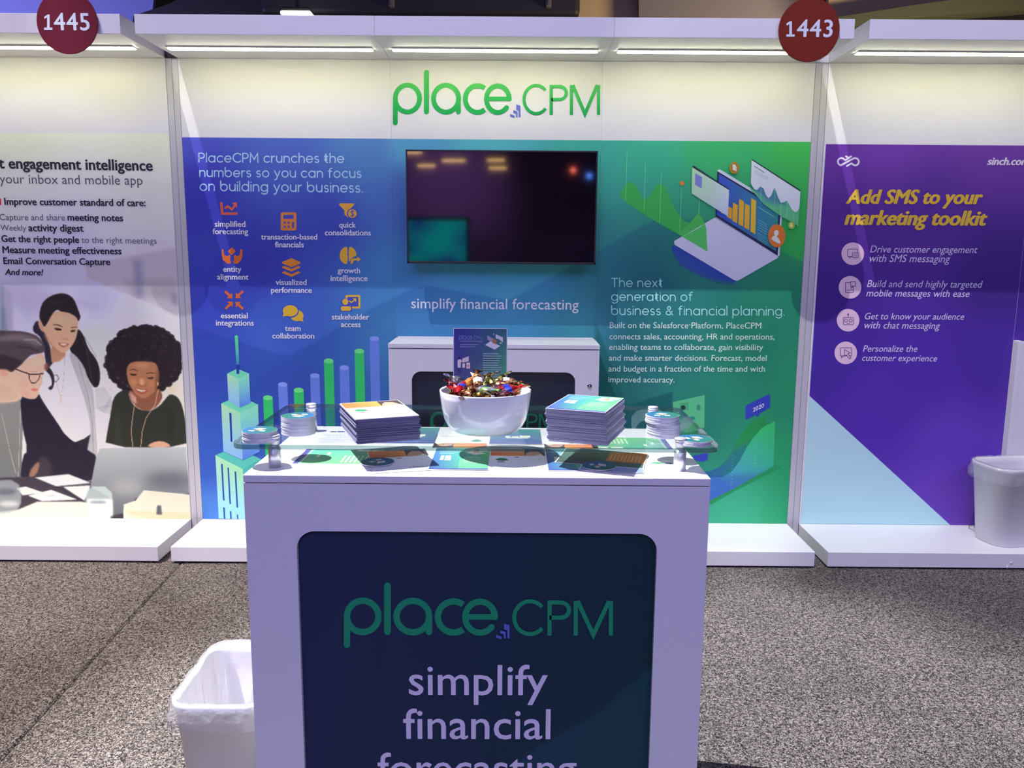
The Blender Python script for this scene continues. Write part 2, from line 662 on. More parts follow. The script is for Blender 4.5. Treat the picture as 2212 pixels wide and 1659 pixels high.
def logo(D, f, wall=True, dim=1.0):
    """the wordmark; f maps logo units (125..2110, 92..637) to decal coordinates"""
    if isinstance(wall, tuple):
        def col(t):
            return wall
    elif wall:
        def col(t):
            return tuple(LOGO_G[0][i] * (1 - t) + LOGO_G[1][i] * t for i in range(3))
    else:
        def col(t):
            return (22, 122, 92)
    sc = (Vector(f(1000, 0)) - Vector(f(0, 0))).length / 1000.0

    def st(pts, w, cap=True, c2=None):
        P = [f(*p) for p in pts]
        ys = {}
        D.k += 1
        if c2:
            D.stroke(P, w * sc, c2, cap, new=False)
            return
        f0, f1 = f(0, 215)[1], f(0, 520)[1]
        D.stroke(P, w * sc, lambda x, y: col(min(1, max(0, (y - f0) / (f1 - f0)))), cap, new=False)

    D.k += 1
    st([(150, 600), (150, 367)], 47)
    st(arc(266, 367, 116, 128, 0, 360, 40), 47)
    st([(448, 118), (448, 492)], 50)
    st(arc(635, 368, 120, 128, 0, 360, 40), 47)
    st([(753, 370), (753, 494)], 47)
    st(arc(935, 371, 116, 127, -53, -307, 30), 47, False)
    st([(1040, 370), (1238, 370)], 42)
    st(arc(1130, 372, 109, 127, 0, -320, 34), 46)
    st(arc(1497, 376, 116, 134, -40, -320, 30), 30, False)
    st([(1640, 522), (1640, 252), (1715, 252)] + arc(1722, 314, 62, 62, -90, 90, 14) + [(1640, 376)], 31, False)
    st([(1833, 522), (1833, 238)], 31, False)
    st([(2092, 522), (2092, 238)], 31, False)
    st([(1846, 238), (1962, 515), (2079, 238)], 32, False)
    B = (78, 88, 178)
    for q in ([(1248, 515), (1288, 530), (1288, 553), (1248, 538)],
              [(1278, 478), (1318, 492), (1318, 548), (1304, 543), (1304, 512), (1278, 502)],
              [(1306, 424), (1346, 436), (1346, 546), (1330, 541), (1330, 480), (1306, 472)]):
        D.poly([f(*p) for p in q], B, new=False)


# ------------------------------------------------------------------ painted grids (printed pictures)
def inside(pts, X, Y):
    r = np.zeros(X.shape, bool)
    n = len(pts)
    j = n - 1
    for i in range(n):
        xi, yi = pts[i]
        xj, yj = pts[j]
        if yi != yj:
            c = ((yi > Y) != (yj > Y)) & (X < (xj - xi) * (Y - yi) / (yj - yi) + xi)
            r ^= c
        j = i
    return r


def blur(a_, s_):
    if s_ <= 0:
        return a_
    k = int(3 * s_) + 1
    g = np.exp(-0.5 * (np.arange(-k, k + 1) / s_) ** 2)
    g /= g.sum()
    for ax in (0, 1):
        p = np.pad(a_, [(k, k) if q == ax else (0, 0) for q in range(a_.ndim)], mode='edge')
        o_ = np.zeros_like(a_)
        for i, w_ in enumerate(g):
            o_ += w_ * (p[i:i + a_.shape[0]] if ax == 0 else p[:, i:i + a_.shape[1]])
        a_ = o_
    return a_


def smooth_poly(pts, it=2):
    for _ in range(it):
        q = []
        n = len(pts)
        for i in range(n):
            a_, b_ = pts[i], pts[(i + 1) % n]
            q += [(a_[0] * .75 + b_[0] * .25, a_[1] * .75 + b_[1] * .25), (a_[0] * .25 + b_[0] * .75, a_[1] * .25 + b_[1] * .75)]
        pts = q
    return pts


class Paint:
    def __init__(s, x0, x1, y0, y1, st):
        s.x0, s.y0, s.st = x0, y0, st
        s.nx, s.ny = int(round((x1 - x0) / st)) + 1, int(round((y1 - y0) / st)) + 1
        s.xs = x0 + np.arange(s.nx) * (x1 - x0) / (s.nx - 1)
        s.ys = y0 + np.arange(s.ny) * (y1 - y0) / (s.ny - 1)
        s.X, s.Y = np.meshgrid(s.xs, s.ys)
        s.im = np.zeros((s.ny, s.nx, 3))

    def idw(s, ctrl, p=2.4, scale=(1, 1)):
        num = np.zeros_like(s.im)
        den = np.zeros(s.X.shape)
        for (x, y, c) in ctrl:
            w_ = 1.0 / ((((s.X - x) * scale[0]) ** 2 + ((s.Y - y) * scale[1]) ** 2) + 900.0) ** p
            num += w_[..., None] * np.array(c, float)
            den += w_
        s.im = num / den[..., None]

    def shape(s, pts, col, a_=1.0, soft=0.6, sm=0, col2=None, axis='y'):
        if sm:
            pts = smooth_poly(pts, sm)
        B = s.bb(pts, 3.2 * soft + 2 * s.st)
        if B is None:
            return
        X, Y, view = s.X[B], s.Y[B], s.im[B]
        m_ = np.zeros(X.shape)
        for ox, oy in ((-.25, -.25), (.25, -.25), (-.25, .25), (.25, .25)):
            m_ += inside(pts, X + ox * s.st, Y + oy * s.st)
        m_ /= 4
        if soft:
            m_ = blur(m_, soft / s.st)
        m_ = (m_ * a_)[..., None]
        c = np.array(col, float)
        if col2 is not None:
            A = np.array(pts)
            if axis == 'y':
                t = (Y - A[:, 1].min()) / max(1e-6, np.ptp(A[:, 1]))
            else:
                t = (X - A[:, 0].min()) / max(1e-6, np.ptp(A[:, 0]))
            t = np.clip(t, 0, 1)[..., None]
            c = c * (1 - t) + np.array(col2, float) * t
        s.im[B] = view * (1 - m_) + c * m_

    def bb(s, pts, pad):
        A = np.array(pts)
        i0 = int(max(0, (A[:, 1].min() - pad - s.y0) / s.st)); i1 = int(min(s.ny, (A[:, 1].max() + pad - s.y0) / s.st + 2))
        j0 = int(max(0, (A[:, 0].min() - pad - s.x0) / s.st)); j1 = int(min(s.nx, (A[:, 0].max() + pad - s.x0) / s.st + 2))
        if i1 <= i0 or j1 <= j0:
            return None
        return (slice(i0, i1), slice(j0, j1))

    def ell(s, cx, cy, rx, ry, col, a_=1.0, soft=0.6, rot=0):
        t = math.radians(rot)
        s.shape([(cx + rx * math.cos(q) * math.cos(t) - ry * math.sin(q) * math.sin(t), cy + rx * math.cos(q) * math.sin(t) + ry * math.sin(q) * math.cos(t)) for q in np.linspace(0, 2 * PI, 25)[:-1]], col, a_, soft)

    def line(s, pts, w_, col, a_=1.0, soft=0.35):
        B = s.bb(pts, w_ + 2)
        if B is None:
            return
        X, Y, view = s.X[B], s.Y[B], s.im[B]
        d = np.full(X.shape, 1e9)
        for (ax_, ay_), (bx, by) in zip(pts[:-1], pts[1:]):
            vx, vy = bx - ax_, by - ay_
            L2 = vx * vx + vy * vy + 1e-9
            t = np.clip(((X - ax_) * vx + (Y - ay_) * vy) / L2, 0, 1)
            d = np.minimum(d, np.hypot(X - ax_ - t * vx, Y - ay_ - t * vy))
        m_ = (np.clip((w_ / 2 - d) / max(0.3, soft) + 0.5, 0, 1) * a_)[..., None]
        s.im[B] = view * (1 - m_) + np.array(col, float) * m_

    def build(s, name, f, parent, n=(0, -1, 0), noise=0.0):
        im = s.im + (RNG.normal(0, noise, s.im.shape) if noise else 0)
        c = ink(np.clip(im, 0, 255)).reshape(-1, 3).astype(np.float32)
        P = f(s.X.ravel(), s.Y.ravel())
        me = bpy.data.meshes.new(name)
        nv = s.nx * s.ny
        me.vertices.add(nv)
        me.vertices.foreach_set('co', P.astype(np.float32).ravel())
        i = (np.arange(s.ny - 1)[:, None] * s.nx + np.arange(s.nx - 1)[None, :]).ravel()
        q = np.stack([i, i + s.nx, i + s.nx + 1, i + 1], 1).astype(np.int32)
        me.loops.add(q.size)
        me.loops.foreach_set('vertex_index', q.ravel())
        me.polygons.add(len(q))
        me.polygons.foreach_set('loop_start', np.arange(0, q.size, 4, dtype=np.int32))
        me.update(calc_edges=True)
        ca = me.color_attributes.new('Col', 'FLOAT_COLOR', 'POINT')
        arr = np.ones((nv, 4), np.float32)
        arr[:, :3] = c
        ca.data.foreach_set('color', arr.ravel())
        me.materials.append(INKM)
        return obj(name, me, parent)


def wall_map(Y):
    def f(X, Yp):
        d = ((X - W / 2) / FPX)[:, None] * RT - ((Yp - H / 2) / FPX)[:, None] * UP + FW
        return CAMP + d * ((Y - CAMP[1]) / d[:, 1])[:, None]
    return f


# ------------------------------------------------------------------ hall: floor, ceiling, walls
SX = lambda y: -1.461 + (-0.396 - y) * 0.0557      # carpet seam
def floor_piece(name, left):
    bm = bmesh.new()
    ys = [-14 + i * 0.5 for i in range(0, 57)]
    if left:
        offs = [-14, -6, -3, -1.6, -1.2, -0.9, -0.62, -0.42, -0.30, -0.2, -0.12, -0.06, -0.025, -0.008, -0.001]
    else:
        offs = [0.001, 0.008, 0.025, 0.06, 0.12, 0.2, 0.3, 0.45, 0.7, 1.0, 2, 4, 7, 17]
    rows = []
    for y in ys:
        row = []
        for d in offs:
            a_ = abs(d)
            z = 0.0
            if a_ < 0.008: z = -0.010
            elif a_ < 0.03: z = -0.003
            elif a_ < 0.15: z = -0.001
            row.append(bm.verts.new((SX(y) + d, y, z)))
        rows.append(row)
    for r0, r1 in zip(rows[:-1], rows[1:]):
        for k in range(len(offs) - 1):
            bm.faces.new((r0[k], r0[k + 1], r1[k + 1], r1[k]))
    me = mesh_from_bm(bm, name, CARPET)
    for p in me.polygons:
        if p.normal.z < 0:
            p.flip()
    o = obj(name, me)
    return tag(o, kind='structure')
floor_piece('floor', True)
floor_piece('floor', False)
o = box('subfloor', -15, 15, -14, 14, -0.10, -0.02, DARKSEAM, None, 0)
o.name = 'floor'
tag(o, kind='structure')

HALLW = mat('dark_hall_paint', (0.035, 0.03, 0.045, 1), 0.9)
for nm, a_ in (('wall_back', (-16, 16, 14.0, 14.3, 0, 14)), ('wall_left', (-15.3, -15, -14, 14, 0, 14)),
               ('wall_right', (15, 15.3, -14, 14, 0, 14)), ('wall_front', (-16, 16, -14.3, -14.0, 0, 14)),
               ('ceiling', (-16, 16, -14.3, 14.3, 14.0, 14.2))):
    tag(box(nm, *a_, HALLW, None, 0), kind='structure')

# things seen over the canopies
YD = 8.0
def quad_at(name, pxs, Y, m_, label, cat, th=0.08):
    bm = bmesh.new()
    fr = [bm.verts.new(on_y(px, py, Y)) for px, py in pxs]
    bk = [bm.verts.new(on_y(px, py, Y) + Vector((0, th, 0))) for px, py in pxs]
    bm.faces.new(fr)
    bm.faces.new(bk)
    n = len(fr)
    for k in range(n):
        bm.faces.new((fr[k], fr[(k + 1) % n], bk[(k + 1) % n], bk[k]))
    return tag(obj(name, mesh_from_bm(bm, name, m_)), label, cat)
BLUED = mat('blue_violet_drape', (0.30, 0.31, 0.62, 1), 0.9)
DARKD = mat('charcoal_duct', (0.020, 0.018, 0.022, 1), 0.6)
BROWN = mat('dark_brown_soffit', (0.075, 0.055, 0.05, 1), 0.8)
GREYB = mat('grey_soffit', (0.16, 0.145, 0.17, 1), 0.85)
TAN = mat('tan_soffit', (0.46, 0.34, 0.20, 1), 0.85)
OLIVE = mat('olive_truss', (0.016, 0.020, 0.011, 1), 0.8)
quad_at('hanging_drape', [(-700, -500), (372, -500), (330, 20), (300, 160), (-700, 160)], 9.0, BLUED, 'blue violet drape hanging high behind the left booth sign 1445', 'drape')
quad_at('ceiling_soffit', [(288, 34), (360, 10), (470, -40), (780, -40), (780, 130), (280, 130)], 8.6, mat('dark_soffit', (0.035, 0.026, 0.032, 1), .8), 'dark grey sloping soffit above the left end of the centre booth', 'soffit')
quad_at('ceiling_soffit', [(1236, -200), (1500, -200), (1500, 150), (1236, 150)], 8.8, TAN, 'tan soffit panel above the right middle of the centre canopy', 'soffit')
quad_at('ceiling_soffit', [(1380, -200), (1830, -200), (1830, 150), (1380, 150)], 8.4, GREYB, 'grey brown soffit panel behind the round sign 1443', 'soffit')
quad_at('ceiling_soffit', [(1790, -200), (2900, -300), (2900, -60), (2200, -20), (1980, 12), (1790, 44)], 8.0, TAN, 'long tan soffit sloping above the right booth canopy', 'soffit')
quad_at('roof_truss', [(1790, 40), (1980, 10), (2212, -22), (2900, -80), (2900, -40), (2212, 20), (2000, 36), (1840, 58), (1790, 75)], 7.6, OLIVE, 'dark olive roof beam running above the right booth canopy', 'beam', 0.3)
# long black air duct with hanging hooks
dt = thing('air_duct', 'long black duct with hooks hanging behind the centre canopy', 'duct', (0, 0, 0))
pa, pb = on_y(560, -40, 7.4), on_y(1254, -40, 7.4)
bm = bmesh.new()
bm_box(bm, pa.x, pb.x, 7.4, 8.1, on_y(900, 31, 7.4).z, pa.z + 0.25, 0.06)
obj('duct_body', mesh_from_bm(bm, 'duct_body', DARKD), dt)
for px in (846, 1185):
    c = on_y(px, 8, 7.36)
    bm = bmesh.new()
    bm_box(bm, c.x - 0.035, c.x + 0.035, 7.30, 7.40, c.z - 0.05, c.z + 0.12, 0.01)
    bm_box(bm, c.x - 0.015, c.x + 0.015, 7.26, 7.31, c.z - 0.03, c.z + 0.30, 0.005)
    obj('hook', mesh_from_bm(bm, 'hook', GREYB), dt)
# hall lamp over the canopy
LAMPM = mat('hall_lamp_glow', (1, 1, 1, 1), 0.5, emit=(1.0, 0.93, 0.80, 1), estr=9.0)
lp = thing('hall_lamp', 'bright oblong hall lamp glowing just above the centre canopy', 'lamp', (0, 0, 0))
c = on_y(642, 31, 7.0)
bm = bmesh.new()
bm_box(bm, c.x - 0.19, c.x + 0.19, 6.9, 7.1, c.z - 0.022, c.z + 0.02, 0.015)
obj('diffuser', mesh_from_bm(bm, 'diffuser', LAMPM), lp)
bm = bmesh.new()
bm_box(bm, c.x - 0.17, c.x + 0.17, 6.92, 7.08, c.z + 0.02, c.z + 0.07, 0.01)
bm_box(bm, c.x - 0.02, c.x + 0.02, 6.98, 7.02, c.z + 0.06, c.z + 0.9, 0)
obj('housing', mesh_from_bm(bm, 'housing', DARKD), lp)
# round sign of the booth behind, only its top shows
o = obj('round_sign', lathe_mesh('round_sign', [(0, -0.008), (0.165, -0.008), (0.17, 0.0), (0.165, 0.008), (0, 0.008)], 40, mat('maroon_sign_back', (0.09, 0.03, 0.05, 1), 0.5)))
c = on_y(1296, 37, 0.6)
o.location = (c.x, 0.6, c.z - 0.17)
o.rotation_euler = (PI / 2, 0, 0)
o.name = 'sign_disc'
_rs = thing('round_sign', 'x', 'sign', (0, 0, 0))
o.name = 'sign_disc'
o.parent = _rs
box('stand_pole', c.x - .015, c.x + .015, .61, .63, 0, c.z - .05, ALU, _rs, .002)
box('stand_foot', c.x - .18, c.x + .18, .50, .78, 0, .012, ALU, _rs, .002)
o = _rs
tag(o, 'top of a dark round sign peeking over the centre canopy', 'sign')

# lamps, screens of the hall behind the camera (they show in the black screen)
def mirror_at(px, py, Y):
    P = on_y(px, py, -0.125)
    d = ray(px, py)
    return Vector((P.x + d[0] / d[1] * (P.y - Y), Y, P.z + d[2] / d[1] * (P.y - Y)))
WARM = mat('warm_lamp_glow', (1, 1, 1, 1), 0.5, emit=(1.0, 0.58, 0.22, 1), estr=9.0)
where = ('upper left corner', 'left, below the others', 'left of the middle', 'top of the middle pair', 'bottom of the middle pair')
for i, (px, py, w_) in enumerate(((884, 329, 0.22), (921, 358, 0.15), (980, 347, 0.20), (1071, 346, 0.15), (1075, 363, 0.15))):
    c = mirror_at(px, py, -11.0)
    t = thing('ceiling_lamp', 'warm hall lamp reflected in the black screen, ' + where[i], 'lamp', tuple(c), 0.15, 'hall lamps across the aisle')
    bm = bmesh.new()
    bm_box(bm, -w_, w_, -0.04, 0.04, -0.016, 0.016, 0.006)
    obj('lamp_tube', mesh_from_bm(bm, 'lamp_tube', WARM), t)
    bm = bmesh.new()
    bm_box(bm, -w_ - 0.02, w_ + 0.02, -0.06, 0.06, 0.022, 0.07, 0.01)
    obj('housing', mesh_from_bm(bm, 'housing', DARKD), t)
for px, py, c3, nm in ((1238, 368, (1, .15, .08, 1), 'red'), (1273, 380, (.08, .25, 1, 1), 'blue')):
    c = mirror_at(px, py, -11.0)
    o = obj('indicator_lamp', lathe_mesh('indicator_lamp', [(0, -.05), (.035, -.03), (.05, 0), (.035, .03), (0, .05)], 16, mat(nm + '_glow', (1, 1, 1, 1), 0.5, emit=c3, estr=12)), None, tuple(c))
    tag(o, 'small %s stage lamp reflected in the black screen' % nm, 'lamp')
pa, pb = mirror_at(820, 250, -12.8), mirror_at(1300, 600, -12.8)
o = box('hanging_drape', min(pa.x, pb.x), max(pa.x, pb.x), -12.9, -12.85, max(0.0, min(pa.z, pb.z)), max(pa.z, pb.z) + 2, mat('haze_drape', (0.42, 0.22, 0.55, 1), .9), None, 0)  # drape added out of view to put violet haze in the screen
tag(o, 'unseen drape added to reflect a violet haze in the black screen', 'drape')
pc = mirror_at(965, 405, -12.8)
spot('added_drape_light', (pc.x, -9.6, pc.z + 1.6), tuple(pc), 560, (0.80, 0.5, 1.0), 25, 1.0, 0.3)  # added lamp, there only to light the reflected drape
pa, pb = mirror_at(880, 476, -8.5), mirror_at(1006, 566, -8.5)
t = thing('video_wall', 'teal lit video wall reflected low in the black screen', 'screen', (0, 0, 0))
TEAL = bpy.data.materials.new('teal_screen')
TEAL.use_nodes = True
nt = TEAL.node_tree
b = nt.nodes['Principled BSDF']
tc = nt.nodes.new('ShaderNodeTexCoord')
nz = nt.nodes.new('ShaderNodeTexNoise')
nz.inputs['Scale'].default_value = 0.9
cr = nt.nodes.new('ShaderNodeValToRGB')
cr.color_ramp.elements[0].position = 0.435
cr.color_ramp.elements[0].color = (0.01, 0.06, 0.35, 1)
cr.color_ramp.elements[1].position = 0.55
cr.color_ramp.elements[1].color = (0.0, 0.45, 0.45, 1)
nt.links.new(tc.outputs['Object'], nz.inputs['Vector'])
nt.links.new(nz.outputs['Fac'], cr.inputs[0])
nt.links.new(cr.outputs[0], b.inputs['Emission Color'])
b.inputs['Emission Strength'].default_value = 2.6
b.inputs['Base Color'].default_value = (0.01, 0.01, 0.01, 1)
obj('screen', mesh_from_bm((lambda q: (bm_box(q, min(pa.x, pb.x), max(pa.x, pb.x), -8.55, -8.5, min(pa.z, pb.z), max(pa.z, pb.z), 0), q)[1])(bmesh.new()), 'screen', TEAL), t)
box('frame', min(pa.x, pb.x) - .06, max(pa.x, pb.x) + .06, -8.65, -8.552, min(pa.z, pb.z) - .06, max(pa.z, pb.z) + .06, BLACK, t, 0.01)
for sx in (0.3, 0.7):
    xx = pa.x * (1 - sx) + pb.x * sx
    box('leg', xx - .04, xx + .04, -8.70, -8.6, 0, min(pa.z, pb.z), BLACK, t, 0.005)

# ------------------------------------------------------------------ booths
ZT, TC, HB, DB, DCAN = 2.334, 0.0795, 0.079, 0.405, 0.441
NW = (0, -1, 0)
UPZ = (0, 0, 1)
FM = wall_map(0.0)


def booth(label, x0, nmod, zg=None):
    t = thing('display_booth', label, 'booth', (x0 + nmod / 2, 0, 0))
    def loc(o):
        o.location.x -= x0 + nmod / 2
        return o
    panels, cans = [], []
    for k in range(nmod):
        a_, b_ = x0 + k, x0 + k + 1
        panels.append(loc(box('wall_panel', a_ + .0003, b_ - .0003, 0.0, 0.04, HB, ZT, LAMF, t, 0.0006)))
        c = loc(box('canopy', a_ + .0003, b_ - .0003, -DCAN, 0.04, ZT + .0008, ZT + TC, LAM, t, 0.0012))
        cans.append(c)
        # strip light under the canopy: channel plus a row of diodes stretched to draw bloom
        bm = bmesh.new()
        bm_box(bm, a_ + .041, a_ + .955, -.238, -.178, ZT - .004, ZT + .0004, 0.001)
        loc(obj('light_channel', mesh_from_bm(bm, 'light_channel', mat('light_channel', (.85, .84, .78, 1), .4)), t))
        bm = bmesh.new()
        for q in range(56):
            x = a_ + .048 + q * 0.01636
            bmesh.ops.create_icosphere(bm, subdivisions=1, radius=.0082, matrix=Matrix.Translation((x, -.209, ZT - .0055)) @ Matrix.Diagonal((1, 2.7, .5, 1)))
        bm_box(bm, a_ + .047, a_ + .949, -.222, -.196, ZT - .0085, ZT - .006, 0)
        loc(obj('led_strip', mesh_from_bm(bm, 'led_strip', LEDM), t))
    loc(box('base_plinth', x0, x0 + nmod, -DB, -.0002, 0.009, HB, LAM, t, 0.0015))
    loc(box('base_shadow_gap', x0 + .03, x0 + nmod - .03, -DB + .03, -.01, 0.0, 0.009, DARKSEAM, t, 0))
    return t, panels


bc, PC = booth('centre booth wall printed blue to green with a large black screen', -1.5, 3)
bl, PL = booth('left booth wall with a printed photograph of three colleagues', -4.56, 3)
br, PR = booth('right booth wall printed purple with yellow heading', 1.562, 3)


def post(x0, x1, label):
    t = thing('corner_post', label, 'post', ((x0 + x1) / 2, 0, 0))
    xm = (x0 + x1) / 2
    for a_, b_ in ((x0, xm - .0008), (xm + .0008, x1)):
        bm = bmesh.new()
        bm_box(bm, a_ - xm, b_ - xm, 0.0005, 0.045, 0.0, ZT + .0, 0.001)
        obj('post_face', mesh_from_bm(bm, 'post_face', mat('shaded_post_white', (0.56, 0.55, 0.56, 1), .5, bump=.03)), t)  # white post greyed to stand for shade on its set-back faces
    bm = bmesh.new()
    bm_box(bm, x0 - xm + .001, x1 - xm - .001, -.004, .04, ZT + .001, ZT + .045, 0.001)
    obj('bracket', mesh_from_bm(bm, 'bracket', DARKSEAM if x0 < 0 else LAM), t)
post(-1.5585, -1.5015, 'white post between the photo booth and the centre booth')
post(1.5015, 1.5605, 'white post between the centre booth and the purple booth')


def par(o, t):
    """parent a mesh that was built in world coordinates"""
    o.parent = t
    T = Vector((0, 0, 0))
    q = t
    while q is not None:
        T += q.location
        q = q.parent
    o.location = o.location - T
    return o


# --- centre graphic: painted gradient per panel
P = Paint(370, 1780, 285, 1150, 2.5)
P.idw([(395, 300, (66, 70, 178)), (420, 420, (46, 46, 158)), (600, 330, (62, 82, 172)), (800, 320, (68, 104, 172)), (860, 420, (62, 92, 172)),
       (560, 560, (46, 50, 156)), (430, 620, (48, 58, 165)), (700, 480, (50, 62, 160)), (880, 310, (72, 132, 178)), (1050, 312, (70, 146, 172)),
       (860, 600, (58, 112, 172)), (1000, 600, (60, 125, 172)), (1150, 600, (60, 134, 168)), (1290, 330, (52, 142, 138)), (1400, 330, (48, 146, 128)),
       (1550, 330, (50, 152, 100)), (1740, 315, (54, 156, 76)), (1740, 500, (42, 148, 70)), (1300, 600, (46, 118, 124)), (1400, 620, (36, 104, 104)),
       (1500, 560, (38, 122, 100)), (1700, 660, (34, 132, 86)), (1400, 750, (34, 108, 102)), (1600, 780, (34, 126, 88)), (1710, 820, (36, 140, 84)),
       (1350, 850, (34, 110, 92)), (1700, 1000, (38, 152, 84)), (1600, 1110, (58, 168, 118)), (1690, 1120, (44, 158, 96)), (1500, 900, (34, 122, 90)),
       (420, 800, (46, 66, 170)), (440, 1000, (50, 82, 180)), (445, 1100, (70, 118, 200)), (620, 700, (54, 84, 176)), (620, 860, (46, 70, 162)),
       (800, 900, (50, 98, 172)), (880, 720, (66, 128, 180)), (1100, 700, (66, 138, 172)), (1280, 710, (62, 140, 150)), (1300, 900, (30, 96, 88)), (1000, 900, (58, 120, 170))], 1.6)
# darker mountain shape of the area chart and other facets of the print
P.shape([(380, 690), (416, 706), (500, 733), (600, 765), (622, 767), (660, 750), (800, 668), (905, 617), (925, 617), (1080, 646), (1100, 647), (1130, 632), (1240, 573), (1330, 520), (1420, 470), (1560, 480), (1800, 600), (1800, 1300), (380, 1300)], (14, 38, 110), 0.20, 1.2, 0)
P.shape([(1300, 560), (1420, 500), (1500, 540), (1480, 620), (1380, 700), (1280, 700)], (20, 70, 90), 0.18, 12)
P.shape([(1285, 690), (1340, 835), (1365, 900), (1440, 860), (1453, 845), (1453, 960), (1290, 1000)], (10, 74, 72), 0.35, 1.0)
P.shape([(1359, 876), (1453, 845), (1453, 885), (1440, 880)], (14, 72, 82), 0.8, 0.6)
gtl = [on_y(391, 297, 0), on_y(1751, 306, 0)]
ZG = (gtl[0].z + gtl[1].z) / 2
for k, pn in enumerate(PC):
    xa, xb = -1.5 + k + .0005, -0.5 + k - .0005
    # sample the paint on this panel in world space
    nx, ny = 200, 380
    xs = np.linspace(xa, xb, nx)
    zs = np.linspace(ZG, HB + .0005, ny)
    Xw, Zw = np.meshgrid(xs, zs)
    d = np.stack([Xw - CAMP[0], np.full_like(Xw, -.0004) - CAMP[1], Zw - CAMP[2]], -1)
    dz = d @ FW
    px = W / 2 + FPX * (d @ RT) / dz
    py = H / 2 - FPX * (d @ UP) / dz
    fx = np.clip((px - P.x0) / (P.xs[1] - P.xs[0]), 0, P.nx - 1.001)
    fy = np.clip((py - P.y0) / (P.ys[1] - P.ys[0]), 0, P.ny - 1.001)
    ix, iy = fx.astype(int), fy.astype(int)
    tx, ty = (fx - ix)[..., None], (fy - iy)[..., None]
    c = (P.im[iy, ix] * (1 - tx) * (1 - ty) + P.im[iy, ix + 1] * tx * (1 - ty) + P.im[iy + 1, ix] * (1 - tx) * ty + P.im[iy + 1, ix + 1] * tx * ty)
    Q = Paint(0, 1, 0, 1, 1)
    Q.nx, Q.ny, Q.im = nx, ny, c
    Q.X, Q.Y = Xw, Zw
    o = Q.build('printed_graphic', lambda X_, Z_: np.stack([X_, np.full_like(X_, -.0006), Z_], 1), None, noise=0)
    par(o, pn)
    o.parent = pn

def wd():
    return Decal(lambda x, y: on_y(x, y, 0.0), NW, base=0.0009)
def on_panel(o, panels, k):
    return par(o, panels[k])

def lines(meshes, parent):
    for me in meshes:
        me.name = 'lettering'
        par(obj('lettering', me), parent)

# logo on the header
D = wd()
logo(D, lambda x, y: (820 + x / 4.424, 130 + y / 4.424 + 0.0))
on_panel(D.build('logo'), PC, 1)
# rounded headings
HC = (168, 200, 238)
D = wd()
C3 = lambda x, y: (400 + x / 3.687, 290 + y / 3.687)
for s_, a_, b_ in (("PlaceCPM crunches the", (110, 221), (1262, 226)), ("numbers so you can focus", (117, 337), (1400, 345)), ("on building your business.", (120, 448), (1412, 462))):
    D = wd()
    stroke_text(D, s_, C3(*a_), C3(*b_), 0.18, HC)
    on_panel(D.build('lettering'), PC, 0)
D = wd()
C4 = lambda x, y: (1280 + x / 2.962, 300 + y / 2.962)
for s_, a_, b_ in (("The next", (122, 945), (445, 947)), ("generation of", (122, 1034), (637, 1036)), ("business & financial planning.", (122, 1125), (1226, 1129))):
    D = wd()
    stroke_text(D, s_, C4(*a_), C4(*b_), 0.15, (156, 212, 220))
    on_panel(D.build('lettering'), PC, 2)

WP = (UPZ, NW)
def wt(body, a_, b_, col, bold=0.0, slant=0.0, sy=1.0, rep=0, lift=0.0014, spacing=1.0):
    return text('t', body, on_y(a_[0], a_[1], 0), on_y(b_[0], b_[1], 0), WP, col, bold=bold, slant=slant, sy=sy, rep=rep, lift=lift, spacing=spacing)
WH = (222, 218, 242)
ms = []
for s_, xa, xb, y in (("simplified", 238, 480, 737), ("forecasting", 222, 502, 795), ("transaction-based", 607, 1052, 838), ("financials", 718, 945, 900), ("quick", 1228, 1360, 743),
                      ("consolidations", 1115, 1478, 805), ("entity", 305, 448, 1095), ("alignment", 257, 505, 1157), ("visualized", 723, 967, 1200), ("performance", 687, 1008, 1262),
                      ("growth", 1216, 1393, 1105), ("intelligence", 1160, 1452, 1168), ("essential", 287, 500, 1465), ("integrations", 248, 547, 1523), ("team", 797, 920, 1566),
                      ("collaboration", 697, 1028, 1626), ("stakeholder", 1170, 1465, 1475), ("access", 1242, 1398, 1535)):
    ms.append(wt(s_, C3(xa, y), C3(xb, y + 1), WH, bold=0.012, rep=0.012))
lines(ms, PC[0])
on_panel(join_meshes('lettering', [wt("simplify financial forecasting", (888.6, 666), (1249.6, 669), (226, 222, 246), bold=0.004)]), PC, 1)
ms = []
for s_, xa, xb, y in (("Built on the Salesforce", 110, 612, 1210), ("\u00ae", 616, 626, 1194), ("Platform, PlaceCPM", 632, 1078, 1212), ("connects sales, accounting, HR and operations,", 108, 1163, 1282), ("enabling teams to collaborate, gain visibility", 106, 1090, 1350),
                      ("and make smarter decisions. Forecast, model", 105, 1112, 1419), ("and budget in a fraction of the time and with", 102, 1102, 1488), ("improved accuracy.", 100, 524, 1557)):
    ms.append(wt(s_, C4(xa, y), C4(xb, y + 2), (208, 232, 236), bold=0.005))
lines(ms, PC[2])

